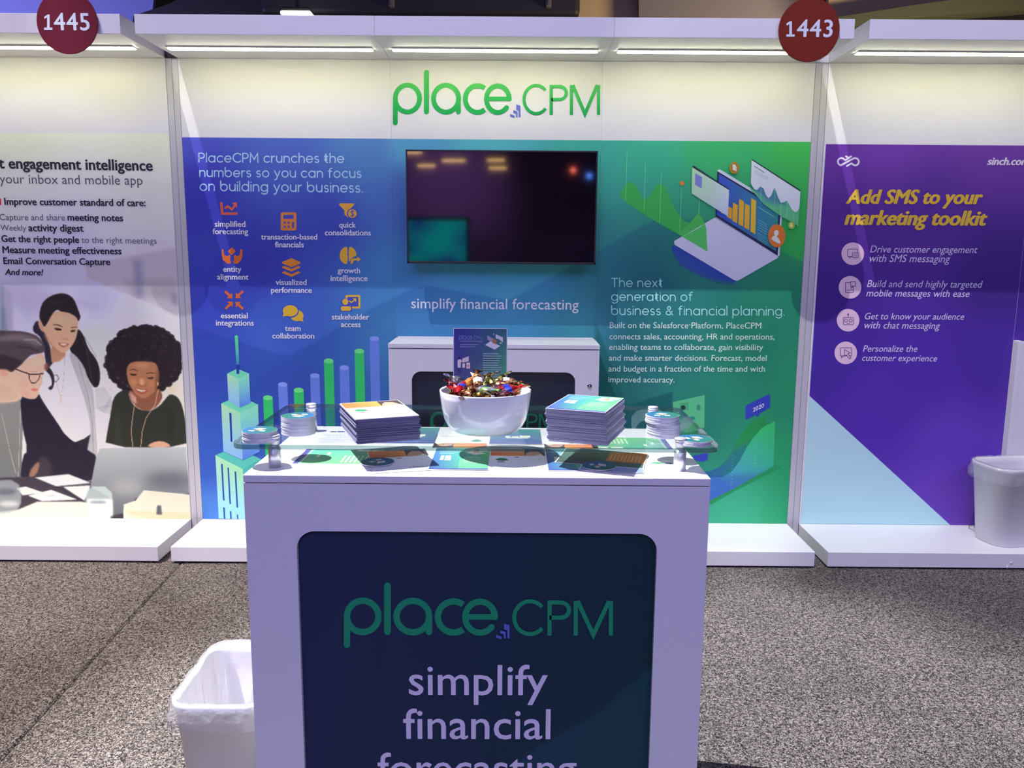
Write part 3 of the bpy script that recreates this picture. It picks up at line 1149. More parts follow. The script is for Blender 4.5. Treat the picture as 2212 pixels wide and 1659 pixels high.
# icons
def icon(fn):
    D = wd()
    fn(D)
    on_panel(D.build('icon'), PC, 0)
BGI = (52, 66, 165)
def Q3(pts): return [C3(*p) for p in pts]
k3 = 1 / 3.687
def ic1(D):
    c = (235, 104, 74)
    D.stroke(Q3([(288, 540), (296, 632), (420, 632)]), 20 * k3, c, False)
    D.stroke(Q3([(316, 592), (340, 574), (372, 600), (400, 562)]), 17 * k3, c, False)
    D.poly(Q3([(374, 546), (412, 542), (414, 588)]), c)
def ic2(D):
    c = (226, 132, 60)
    D.poly([C3(x, y) for x, y in rrect(762, 886, 622, 766, 14)], c)
    D.poly([C3(x, y) for x, y in rrect(782, 864, 642, 674, 5)], BGI)
    for x in (792, 824):
        for y in (704, 738):
            D.poly([C3(a_, b_) for a_, b_ in rrect(x - 8, x + 8, y - 8, y + 8, 3)], BGI)
    D.poly([C3(x, y) for x, y in rrect(852, 868, 698, 748, 6)], BGI)
def ic3(D):
    c = (224, 162, 66)
    D.poly(Q3([(1228, 550), (1344, 550), (1346, 562), (1306, 606), (1300, 664), (1268, 640), (1268, 606), (1226, 562)]), c)
    D.disc(*C3(1332, 632), 43 * k3, 43 * k3, BGI)
    D.disc(*C3(1332, 632), 35 * k3, 35 * k3, c)
    D.stroke(Q3([(1344, 616), (1330, 610), (1322, 622), (1342, 640), (1334, 652), (1320, 648)]), 7 * k3, BGI)
    D.stroke(Q3([(1332, 604), (1332, 660)]), 5 * k3, BGI)
def ic4(D):
    c = (228, 112, 52)
    D.poly(Q3([(372, 900), (404, 930), (372, 964), (340, 932)]), c)
    D.poly(Q3([(292, 916), (304, 916), (312, 960), (338, 972), (352, 958), (362, 972), (358, 1000), (364, 1014), (362, 1030), (336, 1032), (300, 1000), (292, 960)]), c)
    D.poly(Q3([(440, 916), (456, 916), (458, 960), (448, 1000), (420, 1032), (386, 1030), (384, 1012), (390, 996), (386, 972), (398, 958), (412, 972), (436, 960)]), c)
def ic5(D):
    c = (226, 138, 56)
    D.poly(Q3([(846, 986), (918, 1018), (920, 1028), (848, 1060), (772, 1028), (772, 1018)]), c)
    for dy in (0, 42):
        D.poly(Q3([(772, 1056 + dy), (794, 1048 + dy), (848, 1072 + dy), (900, 1048 + dy), (920, 1056 + dy), (918, 1062 + dy), (848, 1094 + dy), (774, 1064 + dy)]), c)
def ic6(D):
    c = (226, 176, 62)
    D.poly(smooth_poly(Q3([(1294, 900), (1296, 1028), (1276, 1036), (1250, 1020), (1232, 990), (1230, 960), (1238, 930), (1256, 906), (1280, 896)]), 2), c)
    D.poly(smooth_poly(Q3([(1302, 900), (1320, 896), (1346, 910), (1364, 944), (1366, 968), (1350, 972), (1320, 990), (1304, 1030)]), 2), c)
    D.poly(Q3([(1322, 1036), (1320, 1004), (1334, 984), (1366, 984), (1366, 964), (1402, 994), (1366, 1026), (1366, 1008), (1346, 1010), (1338, 1040)]), BGI)
    D.poly(Q3([(1320, 1032), (1318, 1006), (1334, 988), (1370, 988), (1370, 972), (1400, 996), (1370, 1020), (1370, 1004), (1344, 1006), (1334, 1034)]), c)
    D.stroke(Q3([(1284, 950), (1298, 960)]), 4 * k3, BGI)
def ic7(D):
    c = (230, 112, 58)
    for sx, sy, cx, cy in ((-1, -1, 378, 1308), (1, -1, 402, 1306), (-1, 1, 382, 1332), (1, 1, 402, 1334)):
        D.stroke(Q3([(cx + sx * 54, cy + sy * 52), (cx + sx * 22, cy + sy * 22)]), 20 * k3, c)
        D.poly(Q3([(cx, cy), (cx + sx * 46, cy + sy * 2), (cx + sx * 4, cy + sy * 46)]), c)
def ic8(D):
    c = (232, 184, 62)
    D.disc(*C3(890, 1444), 53 * k3, 44 * k3, c)
    D.poly(Q3([(936, 1464), (944, 1492), (906, 1484)]), c)
    D.disc(*C3(838, 1408), 68 * k3, 54 * k3, BGI)
    D.disc(*C3(838, 1406), 60 * k3, 45 * k3, c)
    D.poly(Q3([(784, 1424), (778, 1452), (816, 1446)]), c)
def ic9(D):
    c = (228, 178, 66)
    D.poly([C3(x, y) for x, y in rrect(1276, 1396, 1280, 1388, 12)], c)
    D.poly([C3(x, y) for x, y in rrect(1292, 1380, 1296, 1372, 5)], BGI)
    D.disc(*C3(1274, 1336), 32 * k3, 32 * k3, BGI)
    D.poly([C3(x, y) for x, y in rrect(1230, 1330, 1364, 1410, 10)], BGI)
    D.disc(*C3(1276, 1334), 24 * k3, 25 * k3, c)
    D.poly([C3(x, y) for x, y in rrect(1240, 1322, 1370, 1406, 14)], c)
    D.stroke(Q3([(1308, 1326), (1324, 1340), (1352, 1318)]), 10 * k3, c, False)
    D.poly(Q3([(1334, 1306), (1364, 1306), (1362, 1338)]), c)
for q in (ic1, ic2, ic3, ic4, ic5, ic6, ic7, ic8, ic9):
    icon(q)

# bar columns and the tower
C8 = lambda x, y: (400 + x / 3.770, 700 + y / 3.770)
D = wd()
for xa, xb, cy, g in ((635, 713, 600, 1), (757, 833, 492, 0), (885, 965, 538, 1), (1018, 1095, 420, 0), (1130, 1208, 300, 1), (1257, 1335, 355, 0), (1380, 1457, 220, 1), (1503, 1580, 118, 0)):
    cb = (44, 164, 92) if g else (86, 108, 196)
    ct = (92, 190, 118) if g else (112, 128, 208)
    pa, pb = on_y(*C8(xa, cy), 0), on_y(*C8(xb, cy), 0)
    D2 = Decal(lambda x, z: Vector((x, 0, z)), NW, base=0.0009)
    zc, rx = (pa.z + pb.z) / 2, (pb.x - pa.x) / 2
    cx = (pa.x + pb.x) / 2
    low = arc(cx, zc, rx, rx * .52, 180, 360, 12)
    D2.poly([(cx - rx, HB + .03), (cx - rx, zc)] + low + [(cx + rx, HB + .03)], cb)
    D2.disc(cx, zc, rx, rx * .52, ct)
    on_panel(D2.build('bar_column'), PC, 0)
D = wd()
TG, TB, TD = (150, 205, 172), (118, 160, 216), (84, 120, 196)
def Q8(p): return [C8(*q) for q in p]
D.poly(Q8([(404, 100), (430, 100), (438, 250), (442, 405), (420, 405), (413, 250)]), [(70, 180, 110), (80, 190, 120), (70, 150, 160), (30, 50, 150), (30, 50, 150), (70, 150, 160)])
D.disc(*C8(417, 100), 13 / 3.77, 9 / 3.77, (80, 190, 120))
def tower_block(tl, tb, tr, bf, zl, zf, zr, d=0):
    """top diamond tl, front bf, tr, back tb; bottoms zl zf zr"""
    D.poly(Q8([tl, bf, tr, tb]), (96 - d, 180 - d, 160))
    D.poly(Q8([tl, bf, zf, zl]), [(160, 205, 170), (150, 205, 175), (120, 155, 220), (125, 165, 220)])
    D.poly(Q8([bf, tr, zr, zf]), [(110, 185, 170), (120, 190, 165), (80, 115, 205), (70, 100, 195)])
D.poly(Q8([(247, 1068), (470, 1180), (620, 1100), (400, 1000)]), (72, 160, 160))
D.poly(Q8([(247, 1068), (470, 1180), (492, 1590), (274, 1583)]), [(158, 205, 176), (150, 210, 170), (130, 180, 225), (130, 180, 225)])
D.poly(Q8([(470, 1180), (700, 1060), (720, 1590), (492, 1590)]), [(64, 150, 150), (64, 150, 150), (60, 110, 190), (60, 110, 190)])
for q in ([(293, 1135), (306, 1142), (322, 1440), (308, 1432)], [(345, 1165), (357, 1172), (374, 1468), (361, 1462)], [(403, 1197), (416, 1203), (432, 1498), (419, 1490)],
          [(310, 1488), (323, 1495), (328, 1583), (315, 1583)], [(365, 1520), (377, 1526), (380, 1585), (368, 1585)], [(421, 1548), (431, 1553), (435, 1586), (425, 1586)]):
    D.poly(Q8(q), (34, 62, 140))
tower_block((295, 645), (440, 585), (595, 655), (448, 720), (312, 1035), (470, 1105), (608, 1040))
D.poly(Q8([(360, 718), (378, 725), (386, 960), (371, 955)]), (26, 50, 140))
tower_block((343, 403), (425, 362), (522, 402), (437, 445), (354, 620), (445, 680), (534, 640))
D.poly(Q8([(418, 330), (442, 330), (442, 405), (420, 405)]), (30, 50, 140))
on_panel(D.build('tower_illustration'), PC, 0)

# laptop illustration (crop origin 1400,300 scale 5.183)
C9 = lambda x, y: (1400 + x / 5.183, 300 + y / 5.183)
def Q9(p): return [C9(*q) for q in p]
D = wd()
k9 = 1 / 5.183
D.poly(Q9([(262, 1205), (300, 1190), (640, 1390), (980, 1590), (940, 1640), (760, 1610), (560, 1520), (350, 1410), (320, 1340), (270, 1260)]), [(40, 60, 150)] * 4 + [(34, 90, 100)] * 2 + [(40, 70, 140)] * 4)
GR = (52, 150, 74)
D.poly(smooth_poly(Q9([(-250, 500), (-190, 470), (-110, 560), (-60, 700), (20, 640), (60, 560), (130, 490), (200, 540), (260, 700), (330, 850), (440, 950), (560, 900), (640, 1000), (660, 1260), (380, 1090), (0, 880), (-120, 800), (-250, 700), (-330, 640)]), 2), [GR] * 76)
for xa, ya, xb, yb in ((-236, 155, -252, 700), (-30, 264, -46, 812), (150, 385, 128, 940), (375, 510, 352, 1070), (575, 680, 553, 1200)):
    D.stroke(Q9([(xa - 0, ya), (xb, yb)]), 4 * k9, (130, 200, 150), False)
D.stroke(Q9([(140, 620), (200, 590), (300, 500), (370, 488)]), 3 * k9, (40, 110, 100), False)
# keyboard half
D.poly(Q9([(290, 1150), (300, 1138), (745, 882), (1455, 1310), (1455, 1330), (1010, 1585), (985, 1588), (960, 1580), (296, 1185)]), (186, 184, 218))
D.poly(smooth_poly(Q9([(380, 1095), (560, 1000), (636, 946), (650, 1000), (664, 1262)]), 0), (74, 168, 92))
D.poly(Q9([(560, 830), (600, 880), (636, 946), (380, 1095), (330, 1060), (450, 960)]), (66, 160, 80))
# screen half
D.poly(Q9([(755, 880), (775, 352), (800, 340), (1480, 755), (1500, 790), (1472, 1300), (1455, 1315)]), (196, 198, 228))
D.poly(Q9([(752, 872), (774, 362), (1466, 778), (1482, 800), (1448, 1308)]), (34, 38, 72))
D.poly(Q9([(768, 850), (792, 392), (1460, 800), (1430, 1258)]), [(48, 62, 168), (52, 70, 172), (44, 120, 128), (46, 120, 132)])
for xa, ya, yb, c in ((900, 750, 880, (190, 140, 40)), (962, 712, 925, (206, 156, 44)), (1030, 672, 962, (214, 168, 48)), (1095, 722, 1000, (206, 160, 48)), (1165, 662, 1045, (226, 186, 58))):
    D.poly(Q9([(xa - 12, ya), (xa + 42, ya + 30), (xa + 34, yb + 22), (xa - 20, yb - 8)]), c)
D.poly(Q9([(826, 650), (872, 680), (864, 850), (820, 830)]), (214, 190, 90))
D.stroke(Q9([(1225, 760), (1405, 872)]), 5 * k9, (140, 200, 200), False)
for q in range(5):
    D.stroke(Q9([(1225, 900 + q * 28), (1330, 962 + q * 28)]), 4 * k9, (110, 180, 190), False)
for q in range(4):
    D.stroke(Q9([(1222, 1050 + q * 24), (1385 - q * 20, 1146 + q * 14)]), 3 * k9, (110, 180, 190), False)
# floating cards
def card(pts, bar, c):
    D.poly(Q9(pts), c)
    D.poly(Q9(bar), (30, 52, 58))
card([(490, 318), (905, 570), (890, 868), (486, 612)], [(490, 318), (505, 298), (905, 560), (905, 575)], [(168, 206, 180), (196, 206, 226), (180, 182, 224), (168, 206, 180)])
D.poly(Q9([(526, 386), (602, 428), (598, 556), (522, 512)]), (112, 112, 190))
for q in range(7):
    D.stroke(Q9([(622, 440 + q * 20), (752, 520 + q * 20)]), 2.5 * k9, (140, 178, 160), False)
D.poly(Q9([(1142, 500), (1150, 560), (1210, 580), (1250, 536), (1300, 580), (1340, 660), (1370, 640), (1410, 548), (1460, 640), (1480, 720), (1500, 718), (1550, 690), (1600, 780), (1640, 822), (1690, 780), (1676, 975), (1600, 930), (1500, 880), (1300, 740), (1140, 560)]), [(70, 110, 150)] * 6 + [(60, 120, 140)] * 5 + [(80, 160, 120)] * 9)
card([(1155, 238), (1700, 580), (1690, 770), (1668, 810), (1640, 822), (1605, 790), (1550, 692), (1510, 712), (1480, 715), (1450, 650), (1412, 548), (1370, 640), (1345, 664), (1315, 630), (1290, 560), (1255, 534), (1212, 576), (1180, 560), (1146, 500)],
     [(1155, 238), (1160, 228), (1700, 572), (1700, 592)], (200, 202, 226))
D.stroke(Q9([(1182, 306), (1300, 380)]), 8 * k9, (70, 110, 110), False)
for q in range(4):
    D.stroke(Q9([(1180, 345 + q * 13), (1340, 432 + q * 9)]), 2.5 * k9, (150, 160, 180), False)
for xa, ya in ((1262, 545), (1415, 560), (1482, 720), (1555, 700), (1625, 830)):
    D.stroke(Q9([(xa, ya), (xa - 6, min(ya + 180, 930))]), 3 * k9, (150, 210, 190), False)
D.disc(*C9(377, 497), 24 * k9, 26 * k9, (224, 128, 50))
D.disc(*C9(960, 325), 56 * k9, 70 * k9, (136, 120, 44))
D.disc(*C9(960, 325), 36 * k9, 50 * k9, (150, 96, 40))
D.poly(Q9([(942, 286), (970, 290), (985, 318), (984, 366), (942, 346)]), (236, 236, 240))
D.disc(*C9(1600, 968), 38 * k9, 44 * k9, (120, 160, 74))
D.disc(*C9(1598, 965), 20 * k9, 26 * k9, (206, 200, 110))
D.disc(*C9(1435, 1085), 96 * k9, 130 * k9, (190, 104, 44))
D.disc(*C9(1430, 1054), 26 * k9, 34 * k9, (240, 240, 246))
D.poly(smooth_poly(Q9([(1378, 1110), (1400, 1080), (1440, 1090), (1474, 1150), (1474, 1182), (1376, 1130)]), 1), (240, 240, 246))
on_panel(D.build('laptop_illustration'), PC, 2)

# lower right chart, flag with the year (crop origin 1280,820 scale 4.809)
C5 = lambda x, y: (1280 + x / 4.809, 820 + y / 4.809)
def Q5(p): return [C5(*q) for q in p]
D = wd()
D.poly(Q5([(1000, 1180), (1250, 1010), (1340, 1015), (1440, 960), (1530, 840), (1600, 700), (1680, 590), (1760, 500), (1895, 430), (1880, 900), (1700, 1010), (1470, 1130), (1250, 1240), (1000, 1360)]),
       [(52, 92, 166), (52, 92, 166), (52, 104, 156), (56, 130, 160), (54, 140, 140), (46, 148, 110), (44, 155, 95), (44, 160, 88), (44, 160, 88), (46, 140, 120), (48, 104, 140), (52, 88, 162), (50, 84, 166), (50, 84, 166)])
D.poly(Q5([(1808, 380), (1740, 395), (1640, 450), (1550, 560), (1480, 680), (1400, 820), (1310, 910), (1230, 950), (1000, 960), (1000, 1110), (1250, 1010), (1340, 1015), (1440, 960), (1530, 840), (1600, 700), (1660, 600), (1740, 510), (1808, 470)]),
       [(30, 118, 66)] * 5 + [(34, 100, 110)] * 2 + [(34, 78, 138)] * 5 + [(34, 100, 110)] * 3 + [(30, 118, 66)] * 3)
D.poly(Q5([(1000, 1360), (1250, 1240), (1470, 1130), (1880, 900), (1880, 870), (1955, 915), (1700, 1040), (1450, 1170), (1250, 1285), (1000, 1420)]), (30, 118, 78))
for xa, ya, n_ in ((1455, 790, 12), (1690, 800, 4)):
    for q in range(n_):
        D.disc(*C5(xa - q * 1.5, ya + q * 34), .6, .6, (150, 205, 225), 8, False)
FL = (44, 54, 158)
D.poly(Q5([(1588, 280), (1604, 262), (1830, 152), (1845, 160), (1842, 290), (1735, 350), (1712, 388), (1690, 366), (1600, 412), (1588, 405)]), FL)
D.poly(Q5([(1040, 790), (1200, 760), (1190, 830), (1150, 850), (1120, 850), (1060, 830)]), FL)
# grey dashboard cards printed behind the glass
D.poly(Q5([(835, 232), (1165, 160), (1160, 500), (980, 560), (900, 520), (835, 400)]), (72, 150, 116))
D.poly(Q5([(905, 245), (995, 235), (995, 315), (905, 322)]), (56, 132, 100))
D.disc(*C5(940, 290), 5, 5, (22, 46, 50))
D.disc(*C5(1100, 290), 4.5, 7, (50, 112, 98))
D.disc(*C5(1035, 400), 6, 4, (40, 110, 110))
D.poly(smooth_poly(Q5([(405, 350), (560, 290), (720, 300), (720, 430), (590, 470), (560, 455), (530, 420), (470, 460), (440, 520), (400, 500)]), 1), (120, 160, 164))
on_panel(D.build('chart_illustration'), PC, 2)
a_, b_ = C5(1664, 336), C5(1776, 284)
pa, pb = on_y(*a_, 0), on_y(*b_, 0)
on_panel(join_meshes('lettering', [text('t', "2020", pa, pb, (Vector((-.02, 0, 1)).normalized(), NW), (222, 224, 244), bold=.012, lift=.004)]), PC, 2)

# --- left booth print: heading, lines, photograph
BK = (38, 36, 46)
GY = (78, 76, 90)
def C5a(x, y): return (x / 4.147, 300 + y / 4.147)
pl_ = []
for s_, a_, b_, st in (("nt engagement intelligence", (-62, 262), (1368, 285), 1), (" your inbox and mobile app", (0, 398), (1280, 412), 0), ("Improve customer standard of care:", (45, 590), (1305, 603), 1),
                       ("Capture and share", (0, 728), (585, 731), 0), ("meeting notes", (610, 732), (1104, 738), 1), ("Weekly", (8, 820), (238, 823), 0), ("activity digest", (260, 826), (750, 831), 1),
                       ("Get the right people", (18, 922), (710, 932), 1), ("to the right meetings", (733, 932), (1405, 940), 0), ("Measure meeting effectiveness", (28, 1022), (1090, 1034), 1),
                       ("Email Conversation Capture", (36, 1120), (988, 1130), 1)):
    pl_.append(wt(s_, C5a(*a_), C5a(*b_), BK if st else GY, bold=.016 if st else -0.004, rep=.012 if st else 0, lift=.0016))
pl_.append(wt("And more!", C5a(48, 1218), C5a(390, 1222), BK, bold=.016, rep=.012, slant=.2, lift=.0016))
P = Paint(-120, 364, 286, 1118, 1.6)
P.x1 = 364
# background of the poster, drawn on a grid that follows the post's lean (x is sheared below)
def lean(x, y):      # keep right edge on the panel edge
    return x
P = Paint(-140, 412, 288, 1117, 1.35)
P.idw([(0, 290, (200, 202, 200)), (350, 290, (198, 198, 198)), (0, 450, (196, 194, 206)), (350, 450, (188, 184, 196)), (0, 560, (188, 182, 208)), (350, 560, (186, 178, 200)),
       (100, 600, (180, 172, 206)), (60, 640, (170, 162, 200)), (200, 650, (178, 170, 206)), (0, 680, (196, 190, 220)), (150, 700, (216, 212, 230)), (300, 690, (224, 218, 236)),
       (390, 720, (226, 220, 234)), (220, 760, (214, 212, 220)), (390, 800, (216, 208, 206)), (215, 850, (216, 212, 224)), (230, 930, (228, 224, 240)), (10, 800, (180, 175, 190)), (100, 1100, (214, 214, 212))], 2.0)
def F(p): return [(x / 5.267, 620 + y / 5.267) for x, y in p]
def G6(p): return [(x / 3.0725, 600 + y / 3.0725) for x, y in p]
def C6(x, y): return (x / 3.0725, 600 + y / 3.0725)
def Fp(x, y): return (x / 5.267, 620 + y / 5.267)
k6, kf = 1 / 3.0725, 1 / 5.267
# building blur, upper right
P.shape(G6([(560, -90), (1190, -200), (1190, 275), (1020, 190), (580, 0)]), (160, 152, 172), .75, 2.5, col2=(176, 166, 180))
P.shape(G6([(800, 10), (1170, 0), (1180, 140), (900, 130)]), (146, 136, 152), .6, 6)
P.shape(G6([(880, -120), (940, -120), (950, 120), (905, 130)]), (110, 108, 150), .6, 5)
P.shape(G6([(1130, 90), (1180, 110), (1180, 190), (1140, 170)]), (116, 110, 140), .6, 4)
P.shape(G6([(0, 40), (30, 60), (45, 300), (60, 360), (0, 360)]), (92, 108, 128), .8, 3)
P.shape(G6([(25, 60), (80, 90), (88, 350), (40, 350)]), (150, 142, 172), .8, 4)
P.shape(G6([(0, 10), (700, 195), (0, 195)]), (168, 158, 196), .5, 5)
# blurred office between the heads
P.shape(G6([(560, 330), (720, 330), (700, 560), (560, 560)]), (196, 198, 204), .8, 6)
for x, y, r, c in ((660, 400, 26, (226, 228, 234)), (620, 370, 14, (150, 160, 160)), (680, 520, 22, (190, 186, 170)), (650, 470, 18, (176, 180, 190)), (735, 740, 20, (120, 112, 126)), (1140, 740, 30, (214, 190, 150)), (760, 720, 22, (200, 190, 196))):
    P.ell(*C6(x, y), r * k6, r * k6, c, .6, 5)
P.shape(G6([(620, 900), (760, 900), (700, 1130), (640, 1130)]), (228, 224, 242), .9, 3)
# woman standing
HAIR = (34, 27, 34)
P.shape(F([(370, 450), (430, 360), (500, 500), (560, 640), (600, 800), (610, 900), (600, 1010), (560, 1010), (520, 880), (500, 700), (460, 560), (380, 515)]), (40, 36, 52), 1, .8, 2)
P.shape(F([(880, 450), (960, 560), (1000, 700), (1100, 820), (1142, 950), (1136, 1110), (1085, 1155), (1040, 1110), (960, 960), (900, 860), (800, 740), (780, 640)]), HAIR, 1, .8, 2)
for a_, b_ in (((960, 560), (1100, 800)), ((980, 700), (1060, 1130)), ((900, 520), (1010, 760))):
    P.line(F([a_, b_]), 1.2, (84, 70, 82), .6)
P.shape(G6([(330, 440), (430, 470), (440, 540), (400, 600), (345, 590)]), (172, 122, 98), 1, .8, 1)
P.shape(G6([(350, 562), (400, 556), (430, 520), (470, 500), (540, 600), (600, 800), (598, 1035), (560, 1065), (500, 1092), (380, 965), (270, 790), (255, 720), (300, 640)]), (212, 208, 228), 1, .9, 1, col2=(224, 220, 236))
P.shape(G6([(440, 640), (520, 760), (560, 960), (540, 1060), (500, 960), (450, 800)]), (196, 192, 214), .7, 4)
P.shape(G6([(340, 700), (370, 720), (400, 900), (380, 960), (330, 860)]), (198, 194, 216), .6, 4)
CG = (160, 158, 172)
P.shape(G6([(455, 490), (500, 510), (560, 590), (585, 680), (620, 730), (632, 900), (640, 1040), (652, 1155), (636, 1192), (572, 1172), (600, 1040), (592, 930), (545, 760), (470, 560)]), CG, 1, .8, 1)
P.line(G6([(520, 560), (580, 760), (612, 940), (620, 1160)]), 1.6, (122, 120, 134), .7)
P.line(G6([(548, 620), (596, 800), (626, 1000), (634, 1150)]), 1.2, (186, 184, 196), .6)
P.shape(G6([(628, 735), (690, 718), (742, 790), (748, 850), (735, 912), (690, 900), (632, 868)]), (176, 174, 186), 1, .9, 0)
for q in range(4):
    P.line(G6([(650 + q * 12, 868 + q * 8), (700 + q * 8, 850), (740, 790 + q * 22)]), 1.3, (128, 126, 140), .6)
P.shape(G6([(495, 1092), (560, 1066), (600, 1038), (574, 1172), (640, 1195), (640, 1230), (540, 1160)]), (36, 32, 46), 1, .8)
# her head
P.shape(F([(430, 360), (470, 400), (505, 470), (500, 520), (470, 500), (440, 450)]), (196, 140, 116), 1, .7, 1)
P.shape(F([(500, 430), (560, 330), (660, 262), (780, 280), (880, 340), (890, 460), (868, 570), (835, 645), (780, 715), (730, 752), (655, 725), (570, 640), (510, 540)]), (206, 164, 138), 1, .7, 2)
P.shape(F([(500, 480), (540, 560), (620, 680), (700, 750), (640, 740), (560, 660), (505, 560)]), (164, 114, 92), .8, 2.2, 1)
P.ell(*Fp(700, 380), 17, 8, (228, 192, 166), .7, 3)
P.ell(*Fp(610, 570), 9, 8, (220, 172, 146), .6, 2.5)
P.ell(*Fp(830, 570), 6, 8, (214, 170, 146), .5, 2.5)
P.shape(F([(735, 470), (760, 580), (790, 600), (760, 615), (700, 600), (715, 560)]), (178, 128, 106), .8, 1.0, 1)
P.ell(*Fp(738, 545), 2.4, 6, (236, 204, 182), .8, 1.2)
for q in (705, 775):
    P.ell(*Fp(q, 600), 1.2, .7, (120, 74, 62), .8, .5)
P.shape(F([(600, 425), (650, 418), (715, 448), (718, 462), (650, 436), (606, 436)]), (84, 58, 52), .9, .4, 1)
P.shape(F([(802, 462), (840, 450), (882, 452), (880, 462), (840, 462), (806, 474)]), (84, 58, 52), .9, .4, 1)
P.shape(F([(612, 470), (650, 462), (700, 478), (706, 492), (660, 498), (624, 484)]), (60, 40, 40), 1, .35, 1)
P.shape(F([(796, 498), (830, 484), (862, 490), (858, 504), (830, 514), (800, 510)]), (60, 40, 40), 1, .35, 1)
P.shape(F([(652, 634), (690, 634), (722, 640), (756, 638), (792, 648), (760, 676), (716, 690), (678, 668)]), (166, 92, 84), 1, .5, 1)
P.shape(F([(682, 646), (722, 644), (766, 652), (740, 666), (704, 662)]), (240, 232, 230), 1, .4, 1)
P.shape(F([(440, 345), (468, 205), (520, 135), (600, 90), (690, 68), (770, 80), (838, 130), (872, 210), (905, 300), (918, 345), (905, 372), (888, 400), (872, 340), (780, 290), (690, 280), (650, 252), (590, 310), (530, 430), (500, 460), (478, 410)]), (38, 29, 35), 1, .7, 2)
P.line(F([(560, 160), (640, 180), (720, 150)]), 3, (66, 52, 58), .5, 3)
P.line(F([(520, 260), (600, 200), (700, 230)]), 3, (60, 46, 52), .5, 3)
P.shape(F([(520, 880), (590, 940), (620, 1030), (620, 1100), (590, 1180), (545, 1160), (560, 1130), (590, 1120), (590, 1060), (560, 990), (520, 960)]), (40, 34, 46), 1, .7, 2)
P.line(F([(600, 1010), (650, 1000), (670, 1040), (640, 1080), (620, 1075)]), 1.4, (44, 38, 50), 1)
P.line(F([(735, 790), (730, 960), (712, 1140), (694, 1260)]), .9, (150, 120, 116), .9)
P.line(F([(640, 1080), (670, 1180), (692, 1262)]), .9, (150, 120, 116), .9)
P.ell(*Fp(694, 1290), 2, 6, (206, 176, 170), .9, .6)
# man with glasses
P.shape(G6([(-200, 810), (-20, 800), (130, 800), (140, 900), (152, 1000), (140, 1360), (-200, 1370)]), (122, 122, 128), 1, .8, 0, col2=(92, 94, 102))
P.shape(G6([(132, 790), (200, 770), (250, 755), (290, 830), (380, 960), (440, 1055), (560, 1130), (655, 1190), (640, 1290), (600, 1362), (430, 1315), (250, 1325), (130, 1360), (150, 1180), (185, 1150), (150, 1000), (140, 900)]), (30, 26, 44), 1, .8, 1)
P.shape(G6([(190, 1290), (250, 1215), (290, 1170), (350, 1250), (340, 1310), (240, 1330)]), (58, 48, 60), .8, 3, 1)
P.shape(G6([(190, 1310), (215, 1255), (260, 1215), (262, 1250), (240, 1310), (200, 1330)]), (150, 108, 92), .8, 1.2, 1)
for a_, b_ in (((60, 1130), (105, 1300)), ((135, 880), (122, 1320)), ((10, 900), (60, 1120))):
    P.line(G6([a_, b_]), 1.1, (186, 170, 166), .8)
P.shape(F([(-300, 900), (140, 960), (210, 915), (300, 830), (440, 762), (492, 756), (520, 860), (505, 950), (478, 1040), (486, 1100), (455, 1140), (440, 1180), (446, 1215), (405, 1272), (350, 1275), (290, 1262), (235, 1232), (215, 1290), (150, 1310), (-300, 1330)]), (218, 182, 168), 1, .7, 1)
P.shape(F([(-200, 1080), (60, 1080), (200, 1180), (240, 1240), (180, 1310), (-200, 1330)]), (178, 148, 138), .8, 3, 1)
P.shape(F([(240, 1150), (330, 1200), (400, 1262), (300, 1262), (220, 1230)]), (186, 142, 130), .8, 2, 1)
P.ell(*Fp(420, 850), 12, 9, (238, 208, 194), .8, 3)
P.ell(*Fp(280, 1110), 12, 8, (226, 176, 166), .7, 3)
P.shape(F([(345, 1158), (392, 1150), (436, 1162), (420, 1186), (372, 1186)]), (190, 104, 104), 1, .5, 1)
P.ell(*Fp(50, 970), 9, 11, (196, 146, 132), .9, 1)
P.shape(F([(-400, 560), (-100, 480), (60, 500), (250, 500), (400, 540), (470, 600), (520, 690), (500, 745), (440, 760), (350, 770), (290, 830), (240, 880), (180, 930), (130, 975), (80, 930), (-20, 930), (-400, 980)]), (74, 62, 70), 1, .8, 2)
P.shape(F([(0, 560), (200, 520), (380, 560), (470, 640), (440, 690), (300, 620), (100, 610), (-200, 640)]), (124, 110, 118), .7, 3, 2)
P.line(F([(280, 600), (400, 600), (470, 660)]), 2.2, (168, 156, 164), .7, 2)
P.line(F([(200, 680), (340, 690), (440, 740)]), 3, (52, 42, 50), .7, 2)
P.shape(F([(-300, 760), (0, 760), (200, 820), (280, 850), (180, 930), (130, 975), (60, 925), (-300, 960)]), (44, 35, 42), .85, 2, 1)
P.shape(F([(500, 880), (540, 860), (560, 910), (530, 960), (500, 940)]), (120, 70, 64), .8, .8)
P.line(F([(180, 935), (260, 965), (330, 990), (420, 992), (492, 985)]), 2.6, (42, 28, 34), 1)
P.line(F([(330, 985), (334, 1050), (360, 1092), (400, 1092), (436, 1060), (458, 1000)]), 1.9, (52, 34, 38), 1)
P.line(F([(300, 968), (360, 958), (420, 962)]), 1.0, (140, 100, 92), .8)
